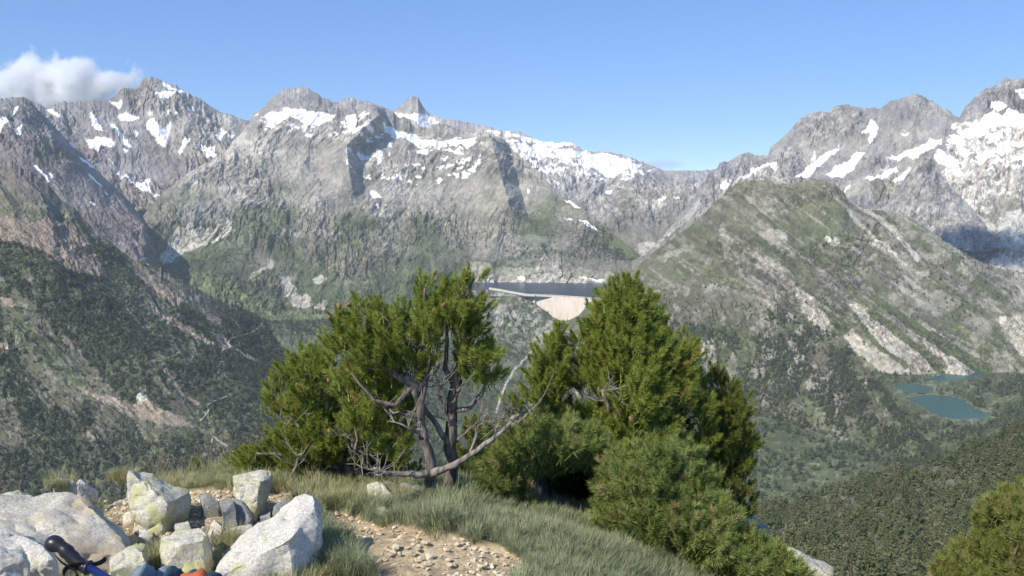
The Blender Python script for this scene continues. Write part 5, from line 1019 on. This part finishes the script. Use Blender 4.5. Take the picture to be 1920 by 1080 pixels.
# ------------------------------------------------------------------ grass
def blades(seed, m, n, h, spread, w, lean=.5, rad=.03, head=0):
    rr = random.Random(seed); V = []; F = []
    for i in range(n):
        a = rr.random() * 6.283; r_ = rad * math.sqrt(rr.random()); o = Vector((math.cos(a) * r_, math.sin(a) * r_, -.01)); a2 = a + rr.uniform(-.8, .8); hh = h * rr.uniform(.55, 1.1); l = lean * rr.uniform(.2, 1) * hh
        d = Vector((math.cos(a2), math.sin(a2), 0)); sd = Vector((-d.y, d.x, 0)) * w / 2; k = len(V); m1 = o + d * l * .3 + Vector((0, 0, hh * .6)); tp = o + d * l + Vector((0, 0, hh))
        V += [o + sd, o - sd, m1 + sd * .8, m1 - sd * .8, tp]; F += [(k, k + 1, k + 3, k + 2), (k + 2, k + 3, k + 4)]
        if head:
            for j in range(7):
                c = tp.lerp(m1, j * .055); e = Vector((rr.uniform(-1, 1), rr.uniform(-1, 1), rr.uniform(0, 1.4))).normalized() * .014; k = len(V); V += [c, c + e + sd * 2, c + e * .8 - sd * 2]; F.append((k, k + 1, k + 2))
    return proto('grass_tuft', V, F, m)
M_g1 = leaf_mat('fescue', (.235, .275, .155), (.36, .385, .225), .3, .6, (.50, .45, .27)); M_g2 = leaf_mat('straw_grass', (.30, .32, .14), (.46, .43, .24), .3, .7, (.46, .36, .22)); M_g3 = leaf_mat('seed_grass', (.30, .25, .15), (.42, .33, .22), .3, .8)
G1 = [blades(i, M_g1, 46, .085, .5, .0024, .75, .035) for i in range(6)]; G2 = [blades(10 + i, M_g2, 40, .075, .5, .0024, .8, .035) for i in range(5)]
G4 = [blades(20 + i, M_g2, 60, .15, .5, .003, .9, .035) for i in range(3)]; G3 = [blades(30 + i, M_g3, 4, .30, .2, .0022, .5, .03, 1) for i in range(6)]; G5 = [blades(40 + i, M_g1, 70, .16, .5, .003, 1.0, .05) for i in range(3)]
rs = np.random.RandomState(11)
N_ = 60000; az_ = rs.uniform(-.62, .62, N_); d_ = 2.15 + 4.0 * rs.rand(N_) ** 1.0; keep = rs.rand(N_) < (3.2 / d_) ** .5; x_ = np.sin(az_) * d_; y_ = np.cos(az_) * d_
px_, py_ = proj(np.stack([x_, y_, ground_z(x_, y_)], -1)); D_e = np.interp(px_, EX, ED)
keep &= (~dirt_mask(x_, y_)) & (d_ < D_e + .5)
for rx, ry, r_ in ROCKS: keep &= np.hypot(x_ - rx, y_ - ry) > r_ * .85
gv = fbm(x_ * 1.6 + 9, y_ * 1.6, 3, 700); dry = sm(.42, .56, gv + .22 * sm(650, 420, px_) + .10 * sm(1010, 1080, py_) * sm(1100, 800, px_) - .06); isdry = rs.rand(N_) < dry * .85 + .06
def put(name, sel, protos, label, s0=.8, s1=1.3, til=.22):
    k = np.where(sel)[0]; n = len(k); pos = np.column_stack([x_[k], y_[k], ground_z(x_[k], y_[k])]); rot = np.column_stack([rs.normal(0, til, n), rs.normal(0, til, n), rs.uniform(0, 6.28, n)])
    return tag(scatter(name, protos, pos, rot, rs.uniform(s0, s1, n) * (.32 + .64 * fbm(x_[k] * 5, y_[k] * 5, 2, 720))), label=label, kind='stuff')
put('grass', keep & ~isdry & (rs.rand(N_) < .5), G1, 'blue green fescue grass over the knoll'); put('dry_grass', keep & isdry & (rs.rand(N_) < .45), G2, 'straw coloured dry grass between the stones')
st = (px_ > -60) & (px_ < 480) & (d_ > D_e - .5) & (d_ < D_e + .35) & keep & (rs.rand(N_) < .05); put('tall_seed_grass', st, G3, 'tall brown seed heads along the brink above the stones', .5, 1.3, .25)
st = (px_ > 540) & (px_ < 720) & (py_ < 900) & keep & (rs.rand(N_) < .012) | ((px_ > 1420) & (px_ < 1640) & (d_ < D_e + .6) & keep & (rs.rand(N_) < .12)); put('dry_brink_grass', st, G3, 'dry stalks on the brink beside the pines', .45, .9, .35)
def tufts(name, label, spots, protos, s0, s1):
    P_ = []; 
    for (x, y, rx, ry, n) in spots:
        for i in range(n): P_.append(hit(x + rs.normal(0, rx / 2), min(1078, y + rs.normal(0, ry / 2))))
    n = len(P_); tag(scatter(name, protos, P_, np.column_stack([rs.normal(0, .25, n), rs.normal(0, .25, n), rs.uniform(0, 6.28, n)]), rs.uniform(s0, s1, n)), label=label, kind='stuff')
tufts('long_grass', 'long pale grass tufts growing between the ring stones', [(300, 1056, 26, 16, 26), (425, 1022, 30, 10, 18), (90, 990, 60, 10, 10), (225, 900, 30, 6, 14), (100, 912, 40, 4, 8), (540, 905, 16, 6, 5)], G4, .28, .5)
tufts('dark_long_grass', 'rough green grass tufts right of the diagonal boulder', [(628, 1062, 36, 20, 30), (608, 1025, 10, 16, 10), (670, 1078, 30, 4, 8)], G5, .32, .62)

# ------------------------------------------------------------------ gravel and loose stones
def pebble(seed, mat):
    rr = random.Random(seed); bm = bmesh.new(); bmesh.ops.create_icosphere(bm, subdivisions=1, radius=1)
    for v in bm.verts: v.co = Vector((v.co.x * 1.2, v.co.y * .9, v.co.z * .55)) * (1 + rr.uniform(-.28, .28))
    me = bpy.data.meshes.new('pebble'); bm.to_mesh(me); bm.free(); me.materials.append(mat); return me
def peb_mat():
    m = leaf_mat('pebble_stone', (.44, .36, .24), (.70, .61, .44), 0, .9, (.70, .64, .55)); return m
MP = peb_mat(); PM = [pebble(i, MP) for i in range(7)]; PO = [bpy.data.objects.new('pebble', m) for m in PM]
kk = np.where(dirt_mask(x_, y_) & (d_ < D_e))[0]; ex = rs.choice(kk, 5200); jx = x_[ex] + rs.normal(0, .03, 5200); jy = y_[ex] + rs.normal(0, .03, 5200)
ss = .0025 + .0075 * rs.rand(5200) ** 3.5; g2 = fbm(jx * 4, jy * 4, 3, 730); okk = rs.rand(5200) < sm(.3, .6, g2) + .12; jx, jy, ss = jx[okk], jy[okk], ss[okk]
tag(scatter('gravel', PO, np.column_stack([jx, jy, ground_z(jx, jy) - .016 + ss * .3]), np.column_stack([rs.normal(0, .3, len(jx)), rs.normal(0, .3, len(jx)), rs.uniform(0, 6.28, len(jx))]), ss), label='fine gravel on the bare soil', kind='stuff')
cnt = 0; MPS = simple('loose_stone', (.66, .57, .41), .9, var=.22, scale=25, bump=.5, bscale=90); PS = [pebble(50 + i, MPS) for i in range(8)]
for i in range(400):
    if cnt >= 85: break
    x, y = random.Random(900 + i).uniform(600, 980), random.Random(1900 + i).uniform(985, 1078)
    if i % 4 == 0: x, y = random.Random(900 + i).uniform(195, 480), random.Random(1900 + i).uniform(930, 1060)
    h = hit(x, y)
    if not dirt_mask(np.array([h[0]]), np.array([h[1]]))[0]: continue
    if any(math.hypot(h[0] - rx, h[1] - ry) < r_ * .9 for rx, ry, r_ in ROCKS): continue
    rr = random.Random(i); s_ = rr.uniform(.006, .011) * (1.7 if rr.random() < .15 else 1); o = bpy.data.objects.new('loose_stone', PS[i % 8]); C.objects.link(o); o.location = (h[0], h[1], h[2] - .008 + s_ * .3); o.scale = (s_, s_, s_); o.rotation_euler = (rr.uniform(-.3, .3), rr.uniform(-.3, .3), rr.uniform(0, 6)); cnt += 1
    if x < 560: tag(o, 'small angular tan stone loose on the soil between the ring boulders', 'stone', 'loose stones inside the boulder ring')
    else: tag(o, 'small angular tan stone lying loose on the bare dirt path', 'stone', 'loose stones on the dirt path')

# ------------------------------------------------------------------ walking pole and pack
M_rub = simple('black_rubber', (.018, .018, .02), .35, spec=.5); M_blue = simple('blue_lacquer', (.015, .035, .17), .3, metal=.3, spec=.6); M_str = simple('black_webbing', (.02, .02, .022), .8)
def at(x, y, d): return Vector(P(x, y, d))
pr = at(100, 1030, 2.05); pole = empty('walking_pole', pr); tag(pole, 'walking pole with black moulded grip and blue shaft propped across the stones', 'walking pole')
g0 = at(96, 1018, 2.06) - pr; g1 = at(170, 1066, 2.0) - pr; ax = (g1 - g0).normalized(); Lg = (g1 - g0).length
prof = [(-.012, .004), (-.008, .014), (.0, .019), (.010, .0205), (.020, .018), (.028, .0145), (.036, .0155), (.044, .0175), (.050, .015), (.060, .0165), (.070, .0145), (.080, .016), (.088, .014), (.096, .0155), (.102, .019), (.105, .0165), (.108, .010)]
prof = [(a * Lg / .108, b_) for a, b_ in prof]; V = []; F = []; tube(V, F, [g0 + ax * a + Vector((0, 0, 0.006 * math.sin(a * 60))) for a, _ in prof], [b_ * .88 for _, b_ in prof], 16)
def mk(name, V, F, mat, parent, smooth=True):
    me = bpy.data.meshes.new(name); me.from_pydata([tuple(v) for v in V], [], F)
    for p in me.polygons: p.use_smooth = smooth
    return link(name, me, mat, parent)
mk('grip', V, F, M_rub, pole)
V = []; F = []; tube(V, F, [g1 - ax * .01, at(240, 1108, 1.9) - pr, at(560, 1330, 1.45) - pr], [.0085, .0085, .0075], 14); mk('shaft', V, F, M_blue, pole)
V = []; F = []; q = [(100, 1040), (112, 1056), (132, 1066), (150, 1078), (135, 1092), (118, 1084), (120, 1064), (150, 1058), (178, 1062), (196, 1052), (200, 1046)]
for k in range(len(q)):
    x, y = q[k]; p = at(x, y, 2.0) - pr
    V += [p + Vector((0, -.004, .007)), p + Vector((0, .006, -.007))]
F = [(2 * k, 2 * k + 1, 2 * k + 3, 2 * k + 2) for k in range(len(q) - 1)]; o = mk('strap', V, F, M_str, pole); md = o.modifiers.new('thick', 'SOLIDIFY'); md.thickness = .003; md = o.modifiers.new('round', 'SUBSURF'); md.levels = 2; md.render_levels = 2
M_grey = simple('grey_nylon', (.22, .25, .27), .7, var=.15, scale=60, bump=.4, bscale=300); M_org = simple('orange_nylon', (.60, .14, .05), .6, var=.1, scale=40, bump=.3, bscale=300); M_teal = simple('dark_teal_nylon', (.03, .07, .10), .7, bump=.3, bscale=300)
def pillow(name, c, size, mat, parent, seed, rotz=0, yaw=0):
    bm = bmesh.new(); bmesh.ops.create_icosphere(bm, subdivisions=4, radius=1); Mz = Matrix.Rotation(rotz, 3, 'Y') @ Matrix.Rotation(yaw, 3, 'Z')
    for v in bm.verts:
        p = v.co.copy(); p = Vector([math.copysign(abs(t) ** .62, t) for t in p]); p *= 1 + .07 * mnoise.noise(p * 2.3 + Vector((seed, 0, 0))) + .025 * mnoise.noise(p * 7 + Vector((seed, 3, 0)))
        v.co = c + Mz @ Vector((p.x * size[0], p.y * size[1], p.z * size[2]))
    me = bpy.data.meshes.new(name); bm.to_mesh(me); bm.free()
    for p in me.polygons: p.use_smooth = True
    return link(name, me, mat, parent)
bp = at(290, 1200, 1.85); bp.z = 0; pack = empty('backpack', bp); tag(pack, 'grey backpack with orange panel lying flat at the bottom edge below the boulders', 'backpack')
tp = lambda x, y, d: at(x, y, d) - bp
def panel(name, x0, x1, ytop, d, mat, seed, dip=0):
    a_ = tp(x0, ytop, d); b_ = tp(x1, ytop + dip, d); hgt = a_.z + .0; c = (a_ + b_) / 2; hz = c.z / 2; c.z = hz; return pillow(name, c, ((b_ - a_).length / 2, .10, hz), mat, pack, seed)
panel('side_pocket', 224, 282, 1074, 1.9, M_grey, 1); panel('body', 262, 335, 1078, 1.94, M_grey, 2); panel('compression_strap', 296, 330, 1078, 1.88, M_teal, 3); panel('front_panel', 308, 400, 1083, 1.86, M_org, 4, 2); panel('base', 312, 412, 1081, 1.96, M_teal, 5, 4)

# ------------------------------------------------------------------ clouds behind the left peak, and a bird
def cloud(name, c, size, dens, thr, scale, seed, label):
    me = bpy.data.meshes.new(name); bm = bmesh.new(); bmesh.ops.create_icosphere(bm, subdivisions=3, radius=1)
    for v in bm.verts: v.co = Vector((v.co.x * size[0], v.co.y * size[1], v.co.z * size[2]))
    bm.to_mesh(me); bm.free(); m = bpy.data.materials.new(name); m.use_nodes = True; n = m.node_tree; n.nodes.remove(n.nodes['Principled BSDF']); L = n.links.new; nn = n.nodes.new
    pv = nn('ShaderNodeVolumePrincipled'); pv.inputs['Color'].default_value = (1, 1, 1, 1); pv.inputs['Anisotropy'].default_value = .2; tc = nn('ShaderNodeTexCoord'); mp = nn('ShaderNodeMapping'); mp.inputs['Location'].default_value = (seed, seed * 2, 0); mp.inputs['Scale'].default_value = (scale,) * 3
    t = nn('ShaderNodeTexNoise'); t.inputs['Scale'].default_value = 1; t.inputs['Detail'].default_value = 9; t.inputs['Roughness'].default_value = .62; L(tc.outputs['Object'], mp.inputs[0]); L(mp.outputs[0], t.inputs['Vector'])
    g = nn('ShaderNodeVectorMath'); g.operation = 'MULTIPLY'; g.inputs[1].default_value = tuple(1 / s_ for s_ in size); L(tc.outputs['Object'], g.inputs[0]); ln = nn('ShaderNodeVectorMath'); ln.operation = 'LENGTH'; L(g.outputs[0], ln.inputs[0])
    fo = nn('ShaderNodeMapRange'); fo.inputs[1].default_value = .25; fo.inputs[2].default_value = 1.0; fo.inputs[3].default_value = 0; fo.inputs[4].default_value = .42; L(ln.outputs['Value'], fo.inputs[0])
    su = nn('ShaderNodeMath'); su.operation = 'SUBTRACT'; L(t.outputs[0], su.inputs[0]); L(fo.outputs[0], su.inputs[1]); mr = nn('ShaderNodeMapRange'); mr.inputs[1].default_value = thr; mr.inputs[2].default_value = thr + .2; mr.inputs[3].default_value = 0; mr.inputs[4].default_value = dens; L(su.outputs[0], mr.inputs[0]); L(mr.outputs[0], pv.inputs['Density'])
    L(pv.outputs[0], n.nodes['Material Output'].inputs['Volume']); o = link(name, me, m); o.location = c; tag(o, label=label, kind='stuff'); return o
cloud('cloud', P(95, 165, 11600), (1500, 600, 560), .026, .30, .0027, 3.0, 'white cloud piled behind the far left peak')
cloud('cloud', P(1240, 308, 12500), (480, 300, 120), .0022, .25, .003, 7.0, 'faint cloud low over the far snow ridge')
bm = bmesh.new(); V = [(0, -.22, 0), (.05, 0, .03), (0, .25, 0), (-.05, 0, .03), (.35, .02, .12), (.75, -.08, .04), (.35, -.12, .1), (-.35, .02, .12), (-.75, -.08, .04), (-.35, -.12, .1), (0, 0, -.05)]
me = bpy.data.meshes.new('bird'); me.from_pydata(V, [], [(0, 1, 10), (1, 2, 10), (2, 3, 10), (3, 0, 10), (0, 3, 1), (1, 3, 2), (1, 4, 6), (4, 5, 6), (3, 9, 7), (7, 9, 8)])
c_ = P(1835, 478, 4850) + np.array(tuple(SUN_DIR)) * 4300
cloud('cloud', c_, (520, 240, 90), .03, .16, .004, 5.0, 'small cloud above the frame shading the right massif')
o = link('bird', me, simple('bird_feathers', (.05, .045, .04), .8)); o.location = P(1091, 160, 330); tag(o, 'dark bird soaring alone in the blue sky', 'bird')
